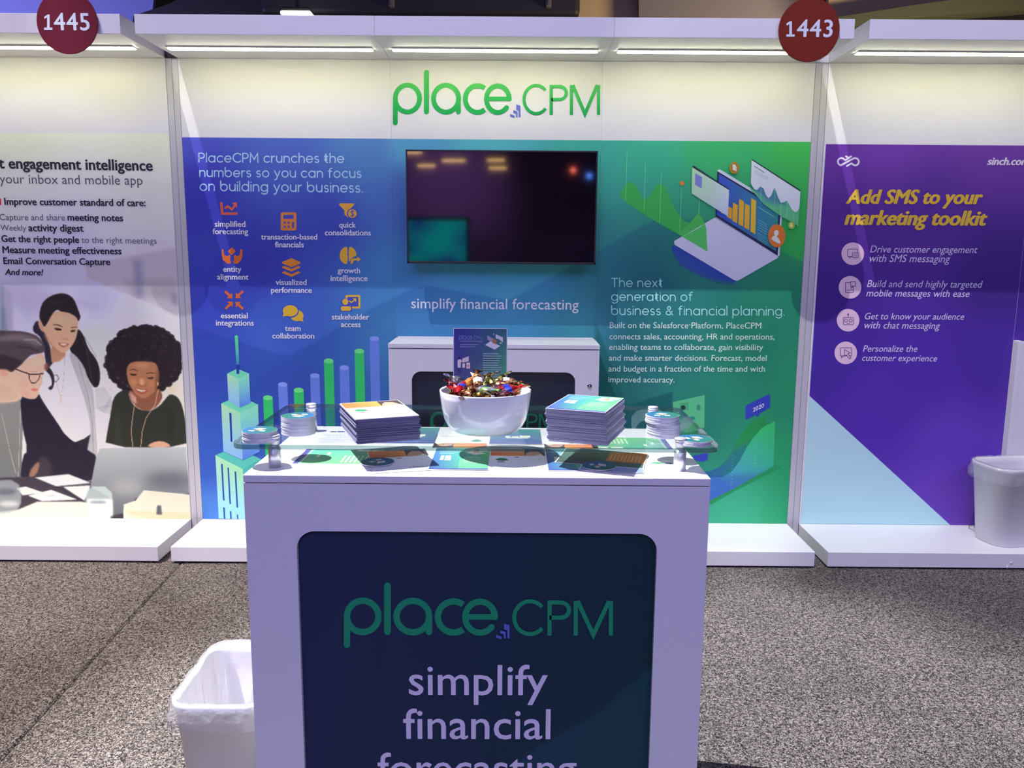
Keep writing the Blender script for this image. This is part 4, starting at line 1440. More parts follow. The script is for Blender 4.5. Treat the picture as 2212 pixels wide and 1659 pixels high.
# woman with round curly hair
for q in range(230):
    t = q / 230 * 2 * PI
    r = .93 + .13 * random.random()
    x, y = C6(955 + 240 * r * math.cos(t), 545 + 212 * r * math.sin(t))
    P.ell(x, y, 4.5 + 3 * random.random(), 4 + 3 * random.random(), (34, 26, 32), .85, .7)
P.ell(*C6(955, 545), 226 * k6, 205 * k6, (34, 26, 31), 1, 2.5)
for q in range(90):
    t = random.random() * 2 * PI
    r = math.sqrt(random.random()) * .85
    P.ell(*C6(960 + 220 * r * math.cos(t), 470 + 130 * r * math.sin(t)), 3.4, 2.6, (66, 50, 58) if q % 2 else (22, 16, 22), .35, 1.2)
P.shape(F([(1465, 1170), (1560, 1200), (1700, 1220), (1800, 1140), (1860, 1240), (1800, 1350), (1720, 1400), (1640, 1412), (1540, 1360), (1475, 1270)]), (124, 76, 60), 1, .8, 1)
P.shape(F([(1470, 1180), (1540, 1250), (1560, 1330), (1500, 1300)]), (196, 150, 140), .8, 1.5)
P.shape(F([(1438, 930), (1470, 870), (1520, 850), (1620, 846), (1740, 852), (1785, 880), (1808, 960), (1806, 1060), (1785, 1160), (1720, 1225), (1650, 1272), (1600, 1262), (1550, 1225), (1490, 1150), (1448, 1050)]), (158, 104, 78), 1, .7, 2)
P.ell(*Fp(1610, 890), 16, 6, (180, 126, 96), .8, 3)
P.ell(*Fp(1615, 1080), 5, 8, (206, 156, 126), .8, 2)
P.ell(*Fp(1520, 1080), 7, 6, (184, 126, 98), .7, 2.5)
P.ell(*Fp(1730, 1100), 7, 6, (176, 116, 88), .7, 2.5)
P.shape(F([(1780, 900), (1812, 980), (1806, 1100), (1760, 1190), (1770, 1050)]), (110, 66, 52), .8, 2)
P.line(F([(1480, 945), (1520, 934), (1568, 956)]), 1.5, (54, 34, 32), .9)
P.line(F([(1664, 985), (1710, 976), (1762, 984)]), 1.5, (54, 34, 32), .9)
P.shape(F([(1474, 980), (1520, 990), (1566, 992), (1550, 1008), (1510, 1010), (1484, 1000)]), (48, 30, 30), .95, .5, 1)
P.shape(F([(1664, 1024), (1700, 1030), (1752, 1020), (1740, 1044), (1700, 1050)]), (48, 30, 30), .95, .5, 1)
P.line(F([(1570, 1110), (1590, 1122), (1640, 1126), (1668, 1112)]), 1.3, (104, 60, 48), .8, 1)
P.shape(F([(1528, 1140), (1570, 1156), (1630, 1168), (1690, 1168), (1665, 1205), (1612, 1222), (1562, 1196)]), (150, 76, 68), 1, .5, 1)
P.shape(F([(1544, 1154), (1590, 1170), (1672, 1176), (1620, 1194), (1570, 1180)]), (240, 232, 228), 1, .4, 1)
P.shape(G6([(695, 1125), (715, 1000), (738, 880), (750, 800), (790, 755), (850, 738), (858, 790), (880, 840), (930, 878), (1000, 884), (1060, 850), (1100, 800), (1130, 768), (1180, 790), (1212, 850), (1240, 1000), (1250, 1130)]), (40, 42, 38), 1, .8, 1)
P.shape(G6([(770, 900), (790, 900), (800, 1110), (770, 1110)]), (58, 60, 56), .6, 4)
P.shape(G6([(1120, 880), (1150, 880), (1150, 1100), (1120, 1100)]), (28, 30, 28), .6, 5)
P.line(G6([(900, 792), (880, 930), (870, 1020), (882, 1122)]), 1.3, (206, 164, 140), .95)
P.line(G6([(1050, 742), (1030, 840), (970, 930), (944, 1020), (935, 1120)]), 1.3, (206, 164, 140), .95)
P.ell(*Fp(1797, 1100), 1.6, 4, (210, 170, 140), .9, .4)
P.shape(G6([(970, 1125), (1010, 1092), (1070, 1082), (1120, 1100), (1136, 1125)]), (200, 150, 132), 1, .7, 1)
# table, papers, laptop, glasses
P.shape(G6([(-430, 1340), (300, 1318), (620, 1350), (900, 1400), (1260, 1420), (1300, 1700), (-430, 1700)]), (52, 46, 60), 1, 1)
P.shape(G6([(230, 1326), (455, 1303), (604, 1362), (372, 1384)]), (190, 192, 206), 1, .7)
P.line(G6([(235, 1330), (372, 1386), (604, 1366)]), 1.5, (80, 76, 92), .9)
P.shape(G6([(186, 1446), (340, 1408), (512, 1472), (280, 1482)]), (214, 212, 224), 1, .7)
P.ell(*C6(340, 1446), 18, 6, (140, 142, 160), .6, 4)
P.shape(G6([(110, 1396), (170, 1386), (290, 1426), (150, 1444)]), (206, 204, 212), 1, .7)
P.shape(G6([(420, 1388), (600, 1378), (560, 1480)]), (206, 204, 216), 1, 1)
P.line(G6([(372, 1386), (470, 1436), (556, 1482)]), 2.2, (40, 36, 52), 1)
P.shape(G6([(120, 1540), (250, 1486), (560, 1488), (720, 1540), (740, 1620), (-430, 1620), (-430, 1600)]), (214, 212, 212), 1, 1.2)
P.shape(G6([(665, 1130), (1235, 1122), (1258, 1432), (1200, 1440), (905, 1460), (830, 1560), (740, 1580), (745, 1470), (600, 1385), (640, 1180)]), (160, 164, 176), 1, .7, 0, col2=(82, 84, 98))
P.ell(*C6(840, 1390), 34, 18, (160, 160, 170), .5, 9)
P.ell(*C6(1120, 1340), 50, 16, (62, 64, 78), .6, 11)
P.shape(G6([(820, 1585), (822, 1506), (900, 1480), (955, 1412), (1262, 1440), (1266, 1600), (820, 1600)]), (232, 224, 218), 1, .8)
P.shape(G6([(830, 1545), (1266, 1560), (1266, 1600), (880, 1585)]), (216, 194, 170), .8, 2)
P.shape(G6([(1040, 1510), (1070, 1508), (1078, 1575), (1036, 1572)]), (60, 62, 78), .9, 1.5)
P.shape(G6([(572, 1386), (740, 1384), (752, 1560), (730, 1590), (590, 1590), (566, 1480)]), (170, 184, 196), .75, 1, 1)
P.shape(G6([(580, 1470), (745, 1470), (748, 1585), (586, 1585)]), (226, 230, 240), .8, 2)
P.ell(*C6(650, 1490), 20, 4, (90, 100, 120), .7, 2)
P.shape(G6([(-60, 1345), (120, 1340), (150, 1470), (110, 1560), (-60, 1580)]), (140, 146, 160), .75, 1.2, 1)
P.ell(*C6(40, 1420), 22, 7, (70, 72, 90), .7, 3)
P.ell(*C6(60, 1500), 22, 6, (200, 204, 214), .6, 3)

# put the picture on the left booth's nearest panel (paint is resampled in wall coordinates)
def resample(P, xa, xb, za, zb, nx, ny, name, pn, lift=.0006):
    Xw, Zw = np.meshgrid(np.linspace(xa, xb, nx), np.linspace(za, zb, ny))
    d = np.stack([Xw - CAMP[0], np.full_like(Xw, -lift) - CAMP[1], Zw - CAMP[2]], -1)
    dz = d @ FW
    px = W / 2 + FPX * (d @ RT) / dz
    py = H / 2 - FPX * (d @ UP) / dz
    fx = np.clip((px - P.x0) / (P.xs[1] - P.xs[0]), 0, P.nx - 1.001)
    fy = np.clip((py - P.y0) / (P.ys[1] - P.ys[0]), 0, P.ny - 1.001)
    ix, iy = fx.astype(int), fy.astype(int)
    tx, ty = (fx - ix)[..., None], (fy - iy)[..., None]
    c = (P.im[iy, ix] * (1 - tx) * (1 - ty) + P.im[iy, ix + 1] * tx * (1 - ty) + P.im[iy + 1, ix] * (1 - tx) * ty + P.im[iy + 1, ix + 1] * tx * ty)
    Q = Paint(0, 1, 0, 1, 1)
    Q.nx, Q.ny, Q.im, Q.X, Q.Y = nx, ny, c, Xw, Zw
    o = Q.build(name, lambda X_, Z_: np.stack([X_, np.full_like(X_, -lift), Z_], 1), None)
    return par(o, pn)
zl = on_y(200, 288, 0).z
resample(P, -2.5594, -1.562, zl, HB + .0005, 400, 720, 'printed_photograph', PL[2])
resample(P, -2.75, -2.5606, zl, HB + .0005, 60, 400, 'printed_photograph', PL[1])
lines(pl_, PL[2])
D = wd()
D.poly([(-14, 429), (3, 429), (3, 443), (-14, 443)], (196, 40, 48))
on_panel(D.build('red_bullet'), PL, 2)

# --- right booth print
ZR = (on_y(1784, 312, 0).z + on_y(2212, 313.7, 0).z) / 2
P = Paint(1700, 2700, 300, 1150, 4)
P.idw([(1790, 330, (84, 40, 140)), (1900, 320, (92, 46, 148)), (2150, 340, (86, 44, 138)), (1800, 470, (70, 34, 128)), (2000, 480, (72, 38, 132)), (1780, 620, (56, 30, 122)),
       (2150, 600, (54, 32, 116)), (1770, 780, (60, 34, 140)), (2000, 800, (66, 38, 150)), (2150, 760, (62, 36, 138)), (1900, 900, (70, 38, 152)), (2050, 950, (84, 50, 164)), (2050, 1080, (88, 54, 160)), (2500, 700, (64, 38, 140))], 1.6)
for k, (xa, xb) in enumerate(((1.5725, 2.5614), (2.5626, 3.5614))):
    resample(P, xa, xb, ZR, HB + .0005, 100, 160, 'printed_graphic', PR[k])
D = Decal(lambda x, y: on_y(x, y, 0.0), NW, base=0.0009)
def C7(x, y): return (1740 + x / 3.072, 300 + y / 3.072)
def Ct(x, y): return (1700 + x / 3.607, 840 + y / 3.607)
pA, pB, pC_ = on_y(*Ct(176, 54), 0), on_y(*Ct(1268, 1080), 0), None
D2 = Decal(lambda x, z: Vector((x, 0, z)), NW, base=0.0009)
D2.poly([(1.5725, pA.z), (1.5725, HB + .001), (pB.x, HB + .001)], [(150, 178, 202), (152, 184, 206), (152, 184, 206)])
on_panel(D2.build('pale_blue_triangle'), PR, 0)
YL = (226, 184, 64)
LV = (204, 190, 236)
ms = [wt("Add SMS to your", C7(272, 428), C7(1168, 431), YL, bold=.022, rep=.024, slant=.22, sy=1.02),
      wt("marketing toolkit", C7(262, 568), C7(1196, 574), YL, bold=.022, rep=.024, slant=.22, sy=1.02),
      wt("sinch.com", C7(1206, 172), C7(1480, 174), (206, 192, 224), bold=.02, rep=.02, slant=.22)]
for s_, a_, b_ in (("Drive customer engagement", (427, 753), (1138, 758)), ("with SMS messaging", (422, 815), (957, 820)), ("Build and send highly targeted", (407, 983), (1172, 988)), ("mobile messages with ease", (402, 1045), (1085, 1050)),
                   ("Get to know your audience", (392, 1197), (1050, 1200)), ("with chat messaging", (388, 1257), (890, 1262)), ("Personalize the", (380, 1412), (740, 1413)), ("customer experience", (374, 1473), (870, 1477))):
    ms.append(wt(s_, C7(*a_), C7(*b_), LV, bold=.003, slant=.2, sy=1.06))
lines(ms, PR[0])
k7 = 1 / 3.072
D = wd()
LW = (226, 216, 246)
def Q7(p): return [C7(*q) for q in p]
def QS(p): return [(1796 + x / 29.1, 325 + y / 29.1) for x, y in p]
_w = 112 / 29.1
D.stroke(QS(arc(625, 706, 226, 226, -42, -262, 22) + [(1385, 500)] + arc(1490, 712, 226, 226, -118, 90, 20) + [(1380, 905), (1250, 815)]), _w, LW, False)
D.k += 1
D.stroke(QS([(800, 558), (860, 612)]), _w, LW, False)
D.k += 1
D.stroke(QS([(835, 632), (1262, 352)]), _w, LW, False)
D.k += 1
D.stroke(QS([(868, 352), (1040, 450)]), _w, LW, False)
D.k += 1
D.poly(QS([(1270, 735), (1262, 870), (1190, 900), (940, 1060), (930, 1040), (935, 930), (1220, 780)]), LW)
on_panel(D.build('logo'), PR, 0)
PK, LN = (206, 172, 208), (72, 48, 110)
def circ(cx, cy, fn):
    D = wd()
    D.disc(*C7(cx, cy), 75 * k7, 75 * k7, PK, 40)
    fn(D, cx, cy)
    on_panel(D.build('icon'), PR, 0)
def rr(D, x0, x1, y0, y1, r, w_=4):
    D.stroke([C7(x, y) for x, y in rrect(x0, x1, y0, y1, r, 3)], w_ * k7, LN, closed=True)
def i1(D, cx, cy):
    rr(D, cx - 34, cx + 30, cy - 30, cy + 18, 4)
    D.stroke(Q7([(cx - 26, cy + 18), (cx - 22, cy + 28), (cx - 10, cy + 20)]), 4 * k7, LN)
    D.poly([C7(x, y) for x, y in rrect(cx - 2, cx + 36, cy - 6, cy + 26, 4, 3)], PK)
    rr(D, cx - 2, cx + 36, cy - 6, cy + 26, 4)
    D.stroke(Q7([(cx + 8, cy + 6), (cx + 28, cy + 6)]), 3 * k7, LN)
    D.stroke(Q7([(cx + 8, cy + 15), (cx + 28, cy + 15)]), 3 * k7, LN)
def i2(D, cx, cy):
    rr(D, cx - 30, cx + 22, cy - 32, cy + 34, 5)
    D.stroke(Q7([(cx - 30, cy + 18), (cx + 22, cy + 18)]), 3 * k7, LN)
    D.poly([C7(x, y) for x, y in rrect(cx + 4, cx + 36, cy - 38, cy - 4, 3, 3)], PK)
    rr(D, cx + 4, cx + 36, cy - 38, cy - 8, 3)
    D.stroke(Q7([(cx + 8, cy - 6), (cx + 8, cy + 6), (cx + 20, cy - 6)]), 4 * k7, LN)
def i3(D, cx, cy):
    rr(D, cx - 32, cx + 34, cy - 18, cy + 30, 6)
    for q in (-14, 16):
        D.stroke([C7(x, y) for x, y in arc(cx + q, cy + 2, 10, 11, 0, 350, 14)], 4 * k7, LN)
    D.stroke(Q7([(cx, cy - 18), (cx, cy - 36)]), 4 * k7, LN)
    D.disc(*C7(cx, cy - 38), 6 * k7, 6 * k7, LN)
    D.stroke(Q7([(cx - 8, cy + 22), (cx + 10, cy + 22)]), 3 * k7, LN)
def i4(D, cx, cy):
    rr(D, cx - 36, cx + 38, cy - 34, cy + 20, 4)
    D.stroke(Q7([(cx - 30, cy + 20), (cx - 30, cy + 32), (cx - 16, cy + 22)]), 4 * k7, LN)
    D.poly(Q7([(cx - 8, cy - 22), (cx + 28, cy), (cx + 12, cy + 6), (cx + 34, cy + 32), (cx + 24, cy + 40), (cx + 4, cy + 14), (cx - 8, cy + 22)]), PK)
    D.stroke(Q7([(cx - 8, cy - 22), (cx + 28, cy), (cx + 12, cy + 6), (cx + 34, cy + 32), (cx + 24, cy + 40), (cx + 4, cy + 14), (cx - 8, cy + 22)]), 4 * k7, LN, closed=True)
circ(313, 762, i1)
circ(295, 985, i2)
circ(282, 1203, i3)
circ(267, 1420, i4)

# screw covers on the right plinth
for px, py in ((2184.5, 1216), (2176, 1225)):
    c = on_y(px, py, -DB)
    o = obj('screw_cap', lathe_mesh('screw_cap', [(.0065, 0), (.0065, .0012), (.004, .0022), (0, .0024)], 16, LAM), None, (c.x, -DB, c.z))
    o.rotation_euler = (PI / 2, 0, 0)
    par(o, br)
# thin hair-like scratch on the right plinth top
D = Decal(lambda x, y: on_z(x, y, HB), (0, 0, 1), base=.0004)
D.stroke([(1934, 1146), (1942, 1151), (1955, 1154), (1968, 1153.6)], .9, (176, 172, 190), False)
par(D.build('scuff_mark'), br)

# ------------------------------------------------------------------ round number signs
def number_sign(label, px, py, num, a_, b_, col):
    c = on_y(px, py, -DCAN - .014)
    t = thing('number_sign', label, 'sign', tuple(c))
    r = .1265
    me = lathe_mesh('disc', [(0, -.003), (r - .001, -.003), (r, -.002), (r, .002), (r - .001, .003), (0, .003)], 64, mat('sign_' + num, col, .8, spec=.15), False)
    o = obj('disc', me, t)
    o.rotation_euler = (PI / 2, 0, 0)
    me = lathe_mesh('standoff', [(.012, 0), (.012, .011)], 16, ALU)
    for s_ in (-1, 1):
        o = obj('standoff', me, t, (s_ * .05, .003, -.01))
        o.rotation_euler = (-PI / 2, 0, 0)
    A_, B_ = on_y(*a_, c.y - .003), on_y(*b_, c.y - .003)
    dx_ = (b_[0] - a_[0])
    A2 = on_y(a_[0] + dx_ * .235, a_[1] + .2, c.y - .003)
    me = text('t', num[1:], A2, B_, WP, (206, 206, 240), bold=.011, rep=.006, lift=.0006, sy=1.0, spacing=1.08)
    Dn = Decal(lambda x, y: on_y(x, y, c.y - .003), NW, base=.0006)
    hx, top, bot = a_[0] + 9.5, a_[1] - 33, a_[1] + .3
    Dn.poly([(hx - 2.6, bot), (hx + 3.0, bot), (hx + 3.0, top), (hx - 1.2, top), (hx - 2.6, top + 2)], (206, 206, 240))
    Dn.poly([(a_[0] + .5, bot), (a_[0] + .5, bot - 5), (a_[0] + 18.5, bot - 5), (a_[0] + 18.5, bot)], (206, 206, 240))
    Dn.poly([(hx - 1.2, top), (hx - 2.6, top + 6.5), (a_[0] + 1.0, top + 9.5), (a_[0] + 1.0, top + 4.5)], (206, 206, 240))
    par(Dn.build('numerals'), t)
    par(join_meshes('numerals', [me]), t)
number_sign('round maroon sign reading 1445 on the left booth canopy', 145.5, 48, '1445', (95, 64.5), (194, 65.5), (0.165, 0.016, 0.034, 1))
number_sign('round rust brown sign reading 1443 on the centre booth canopy', 1747.5, 65, '1443', (1698, 79), (1797, 80), (0.20, 0.024, 0.014, 1))

# ------------------------------------------------------------------ screen on the wall
tl, tr_, b_l, b_r = [on_y(a_, b_, -.122) for a_, b_ in ((875.5, 322), (1293, 327), (880, 568), (1285, 573))]
x0, x1 = (tl.x + b_l.x) / 2, (tr_.x + b_r.x) / 2
z0, z1 = (b_l.z + b_r.z) / 2, (tl.z + tr_.z) / 2
t = thing('television', 'large black glossy flat screen mounted on the centre booth wall', 'television', ((x0 + x1) / 2, 0, (z0 + z1) / 2))
cx, cz = (x0 + x1) / 2, (z0 + z1) / 2
def tb(name, *a_, m_, bev=.002):
    return par(box(name, *a_, m_, None, bev), t)
tb('back_housing', x0 + .006, x1 - .006, -.118, -.075, z0 + .006, z1 - .006, m_=BLACK, bev=.008)
SCR = mat('black_glass_screen', (0.003, 0.003, 0.004, 1), 0.05, spec=1.0, coat=0.7)
SCR.node_tree.nodes['Principled BSDF'].inputs['Coat Roughness'].default_value = 0.035
tb('screen_glass', x0 + .007, x1 - .007, -.1212, -.1175, z0 + .010, z1 - .007, m_=SCR, bev=.0005)
for nm, a_ in (('bezel', (x0, x1, -.1225, -.112, z1 - .0075, z1)), ('bezel', (x0, x1, -.1225, -.112, z0, z0 + .0105)), ('bezel', (x0, x0 + .0075, -.1225, -.112, z0, z1)), ('bezel', (x1 - .0075, x1, -.1225, -.112, z0, z1))):
    tb(nm, *a_, m_=BLACK, bev=.001)
tb('wall_bracket', cx - .2, cx + .2, -.076, -.001, cz - .15, cz + .15, m_=BLACK, bev=.004)

# ------------------------------------------------------------------ low cabinet under the screen
t = thing('storage_cabinet', 'white lockable cabinet with a dark door under the screen', 'cabinet', (0, -.15, HB))
cx0, cx1, yf, zt = -.488, .488, -.29, 1.0265
par(box('cabinet_top', cx0 - .0, cx1 + .0, yf - .003, -.016, zt - .0205, zt, LAM, None, .0015), t)
par(box('back_rail', cx0 + .006, cx1 - .006, -.015, -.002, zt - .045, zt + .004, LAM, None, .001), t)
for a_, b_ in ((cx0 + .001, cx0 + .019), (cx1 - .019, cx1 - .001)):
    par(box('side_panel', a_, b_, yf + .018, -.016, HB + .001, zt - .025, LAM, None, .001), t)
o1, o2 = on_y(889, 802, yf), on_y(1243, 805, yf)
op = (o1.x, o2.x, HB + .13, (o1.z + o2.z) / 2)
fp = framed_panel('door', cx0 + .001, cx1 - .001, HB + .001, zt - .0245, yf, .018, op, .045, LAM, None)
par(fp, t)
DK = mat('dark_navy_print', (0.0135, 0.017, 0.040, 1), 0.32, spec=.5)
par(box('door_insert', op[0] - .01, op[1] + .01, yf + .0185, yf + .022, op[2] - .01, op[3] + .01, DK, None, 0), t)
c = on_y(1273.5, 834.5, yf)
lk = lathe_mesh('lock', [(0.0, -.005), (.006, -.005), (.0065, -.0035), (.010, -.0035), (.0115, 0)], 24, mat('chrome', (.7, .7, .72, 1), .12, metal=1))
o = obj('lock', lk, None, (c.x, yf, c.z))
o.rotation_euler = (-PI / 2, 0, 0)
o['label'] = 'small chrome lock'
par(o, t)
D = Decal(lambda x, z: Vector((x, yf + .0185, z)), NW, base=.0004)
xL, xR = -.30, .30
zc = .66
logo(D, lambda x, y: (xL + (x - 125) / 1985 * (xR - xL), zc - (y - 367) / 1985 * (xR - xL)), wall=False)
par(D.build('logo'), t)

# white flat panel at the right edge, standing behind the bin
pa, pb = on_y(2184.5, 900, -.045), on_y(2196, 738, -.045)
t = thing('white_board', 'tall thin white board leaning on the purple wall behind the right bin', 'board', (pa.x, 0, HB))
par(box('board', pa.x, pa.x + .55, -.045, -.012, HB + .001, pb.z, LAM, None, .002), t)
par(box('edge_trim', pa.x - .004, pa.x + .022, -.0465, -.0012, HB + .001, pb.z + .002, ALU if 0 else LAM, None, .001), t)
# ------------------------------------------------------------------ reception counter
KX, KZ = 0.0142, 0.9773
KF, KB = -2.3657, -1.8677
t = thing('reception_counter', 'white counter with a rounded dark front panel reading simplify financial forecasting', 'counter', (KX, (KF + KB) / 2, 0))
x0, x1 = KX - .5, KX + .5
KYAW = math.radians(-.6)
par(box('worktop', x0, x1, KF, KB, KZ - .0165, KZ, LAM, None, .0012), t)
i0, i1 = on_y(642, 1172, KF), on_y(1419, 1180, KF)
opk = (-.3765, .4052, .10, .8525)
fp = framed_panel('front_frame', x0, x1, .006, KZ - .0185, KF + .0015, .018, opk, .040, LAM, None, 12)
par(fp, t)
par(box('joint_line', x0 + .004, x1 - .004, KF + .003, KB - .004, KZ - .019, KZ - .0162, DARKSEAM, None, 0), t)
for a_, b_ in ((x0, x0 + .018), (x1 - .018, x1)):
    par(box('side_panel', a_, b_, KF + .02, KB, .006, KZ - .019, LAM, None, .001), t)
par(box('back_door', x0 + .02, x1 - .02, KB - .02, KB - .002, .02, KZ - .022, LAM, None, .001), t)
lk = lathe_mesh('lock', [(0.0, -.005), (.006, -.005), (.0115, 0)], 24, mat('chrome', (.7, .7, .72, 1), .12, metal=1))
o = obj('lock', lk, None, (x1 - .06, KB - .002, .8))
o.rotation_euler = (PI / 2, 0, 0)
par(o, t)
for sx in (-1, 1):
    for yy in (KF + .05, KB - .05):
        o = obj('levelling_foot', lathe_mesh('levelling_foot', [(.02, 0), (.02, .006), (0, .006)], 14, BLACK), None, (KX + sx * .45, yy, 0))
        par(o, t)
# dark insert with faint facets
YI = KF + .0135
P = Paint(0, 1, 0, 1, 1)
nx, ny = 90, 90
Xw, Zw = np.meshgrid(np.linspace(opk[0] - .004, opk[1] + .004, nx), np.linspace(opk[3] + .004, opk[2] - .004, ny))
P.nx, P.ny, P.X, P.Y = nx, ny, Xw, Zw
u = (Xw - opk[0]) / (opk[1] - opk[0])
base = np.array([30, 36, 72.]) * (1 - u[..., None]) + np.array([14, 42, 54.]) * u[..., None]
P.im = base
P.xs = np.linspace(0, 1, nx)
m_ = inside([(.01, .20), (.12, .32), (.28, .42), (.42, .56), (.42, .05), (.01, .05)], Xw, Zw)
P.im = np.where(m_[..., None], base + np.array([4, 12, 12.]), base)
o = P.build('front_insert', lambda X_, Z_: np.stack([X_, np.full_like(X_, YI), Z_], 1), None)
par(o, t)
par(box('insert_board', opk[0] - .015, opk[1] + .015, YI + .0008, YI + .007, opk[2] - .015, opk[3] + .015, DK, None, 0), t)
D = Decal(lambda x, y: on_y(x, y, YI), NW, base=.0004)
def fl(x, y):
    return (742.3 + (x - 125) * (1324.8 - 742.3) / 1985.0, 1258.5 + (y - 92) * (1402.5 - 1258.5) / 545.0)
logo(D, fl, wall=False)
par(D.build('logo'), t)
ms = []
for s_, xa, xb, y in (("simplify", 884, 1182, 1500), ("financial", 872, 1188, 1595), ("forecasting", 817, 1244, 1687)):
    ms.append(text('t', s_, on_y(xa, y, YI), on_y(xb, y + .8, YI), WP, (196, 184, 222), bold=.006, lift=.0006))
lines(ms, t)

# ------------------------------------------------------------------ clear shelf on stand-offs
t = thing('acrylic_shelf', 'clear acrylic shelf raised on four metal stand-offs over the counter', 'shelf', (KX, -2.09, KZ))
SZ0, SZ1 = KZ + .045, KZ + .058
pts = rrect(-.5262, .5452, -2.325, -1.846, .035, 8)
me = prism_mesh('acrylic_plate', pts, SZ0, SZ1, [ACRY, ACRE], 1, .0012)
par(obj('acrylic_plate', me), t)
posts = [(-.4366, -2.297), (.4604, -2.2985), (-.4446, -1.925), (.4604, -1.93)]
for x, y in posts:
    r = .0136
    me = lathe_mesh('standoff', [(0, 0), (r, 0), (r, .0445), (r - .0008, .045), (r - .003, .0452), (r - .003, .0585), (r - .0015, .059), (r, .060), (r, .0625), (r - .0022, .0635), (r - .0022, .0655), (r, .0665), (r, .0722), (r - .001, .0732), (0, .0732)], 32, ALU)
    par(obj('standoff', me, None, (x, y, KZ)), t)

# ------------------------------------------------------------------ leaflets
INKS[0] = 0.50
def leaflet_print(kind, w, h, parent, z, flip=False):
    """flat print on a w x h sheet centred at the origin, facing up"""
    s_ = -1 if flip else 1
    D = Decal(lambda x, y: Vector((s_ * (x - .5) * w, s_ * (y - .5) * h, z)), (0, 0, 1), step=.00002, base=.00006)
    def R(x0, x1, y0, y1, c):
        D.poly([(x0, y0), (x1, y0), (x1, y1), (x0, y1)], c)
    if kind == 'gradient':
        a, b, c, d = (66, 80, 170), (96, 196, 132), (92, 200, 136), (60, 120, 190)
        R(.01, .99, .01, .99, [a, b, c, d])
        D.poly([(.5, .01), (.99, .01), (.99, .5), (.72, .62), (.48, .45)], (104, 196, 150))
        D.poly([(.55, .78), (.74, .66), (.92, .74), (.74, .86)], (232, 232, 244))
        R(.62, .74, .84, .93, (214, 218, 236))
        R(.78, .95, .82, .95, (232, 234, 244))
        R(.70, .80, .78, .86, (206, 140, 100))
        for q in range(3):
            R(.10, .46 - q * .05, .84 - q * .07, .865 - q * .07, (150, 184, 226))
        R(.14, .20, .42, .62, (228, 228, 240))
        R(.22, .32, .50, .62, (228, 228, 240))
        R(.22, .27, .40, .48, (228, 228, 240))
        R(.28, .33, .40, .48, (228, 228, 240))
        for q in range(8):
            R(.55, .90 - (q % 3) * .03, .56 - q * .04, .572 - q * .04, (190, 226, 214))
        R(.01, .99, .01, .05, (72, 84, 176))
    elif kind == 'orange':
        R(.01, .99, .66, .99, [(232, 104, 60), (236, 168, 92), (238, 176, 96), (232, 112, 64)])
        R(.62, .99, .66, .99, (70, 54, 62))
        D.poly([(.62, .66), (.66, .80), (.74, .90), (.86, .88), (.92, .78), (.88, .66)], (206, 158, 148))
        D.poly([(.80, .66), (.92, .76), (.97, .66)], (240, 236, 240))
        D.poly([(.10, .50), (.18, .56), (.28, .54), (.34, .46), (.24, .42), (.14, .44)], (50, 142, 106))
        R(.14, .26, .36, .39, (60, 70, 70))
        R(.44, .52, .575, .60, (40, 44, 60))
        for q in range(7):
            R(.58 + q * .05, .61 + q * .05, .16, .185, (130, 130, 150))
        R(.20, .50, .10, .11, (176, 176, 190))
    elif kind == 'white':
        for q in range(9):
            R(.12, .88 - (q % 4) * .04, .86 - q * .055, .87 - q * .055, (170, 166, 184))
        D.poly([(.2, .22), (.3, .28), (.42, .26), (.5, .2), (.36, .15)], (70, 160, 110))
        R(.52, .66, .17, .24, (70, 90, 160))
        R(.68, .80, .18, .24, (96, 84, 84))
    elif kind == 'brown':
        R(.01, .99, .01, .99, [(64, 80, 92), (64, 88, 92), (78, 128, 84), (70, 106, 96)])
        R(.55, .99, .30, .99, (188, 116, 58))
        for q in range(9):
            R(.58 + q * .042, .60 + q * .042, .36, .80, (214, 150, 96))
    elif kind == 'violet':
        R(.01, .99, .01, .99, [(84, 88, 178), (92, 96, 184), (96, 160, 176), (92, 150, 178)])
        R(.30, .40, .42, .52, (232, 232, 244))
        R(.42, .56, .38, .50, (232, 232, 244))
        R(.58, .78, .42, .55, (232, 232, 244))
        R(.32, .74, .36, .42, (210, 214, 240))
        R(.10, .90, .10, .12, (150, 156, 210))
    elif kind == 'blue':
        R(.01, .99, .01, .99, [(140, 158, 214), (140, 160, 216), (150, 168, 218), (140, 160, 214)])
        R(.1, .6, .7, .72, (90, 104, 150))
    elif kind == 'green':
        R(.01, .99, .01, .99, [(112, 190, 140), (120, 200, 130), (96, 182, 150), (78, 160, 170)])
        R(.01, .07, .01, .99, (76, 70, 160))
        R(.085, .10, .05, .95, (200, 190, 235))
        for q in range(8):
            R(.52 + q * .05, .545 + q * .05, .10, .55, (196, 232, 204))
        R(.30, .34, .60, .75, (224, 240, 236))
        R(.20, .24, .45, .6, (214, 236, 230))
        R(.62, .76, .85, .96, (240, 240, 248))
        R(.80, .92, .85, .96, (240, 240, 248))
    return D.build('print', parent)


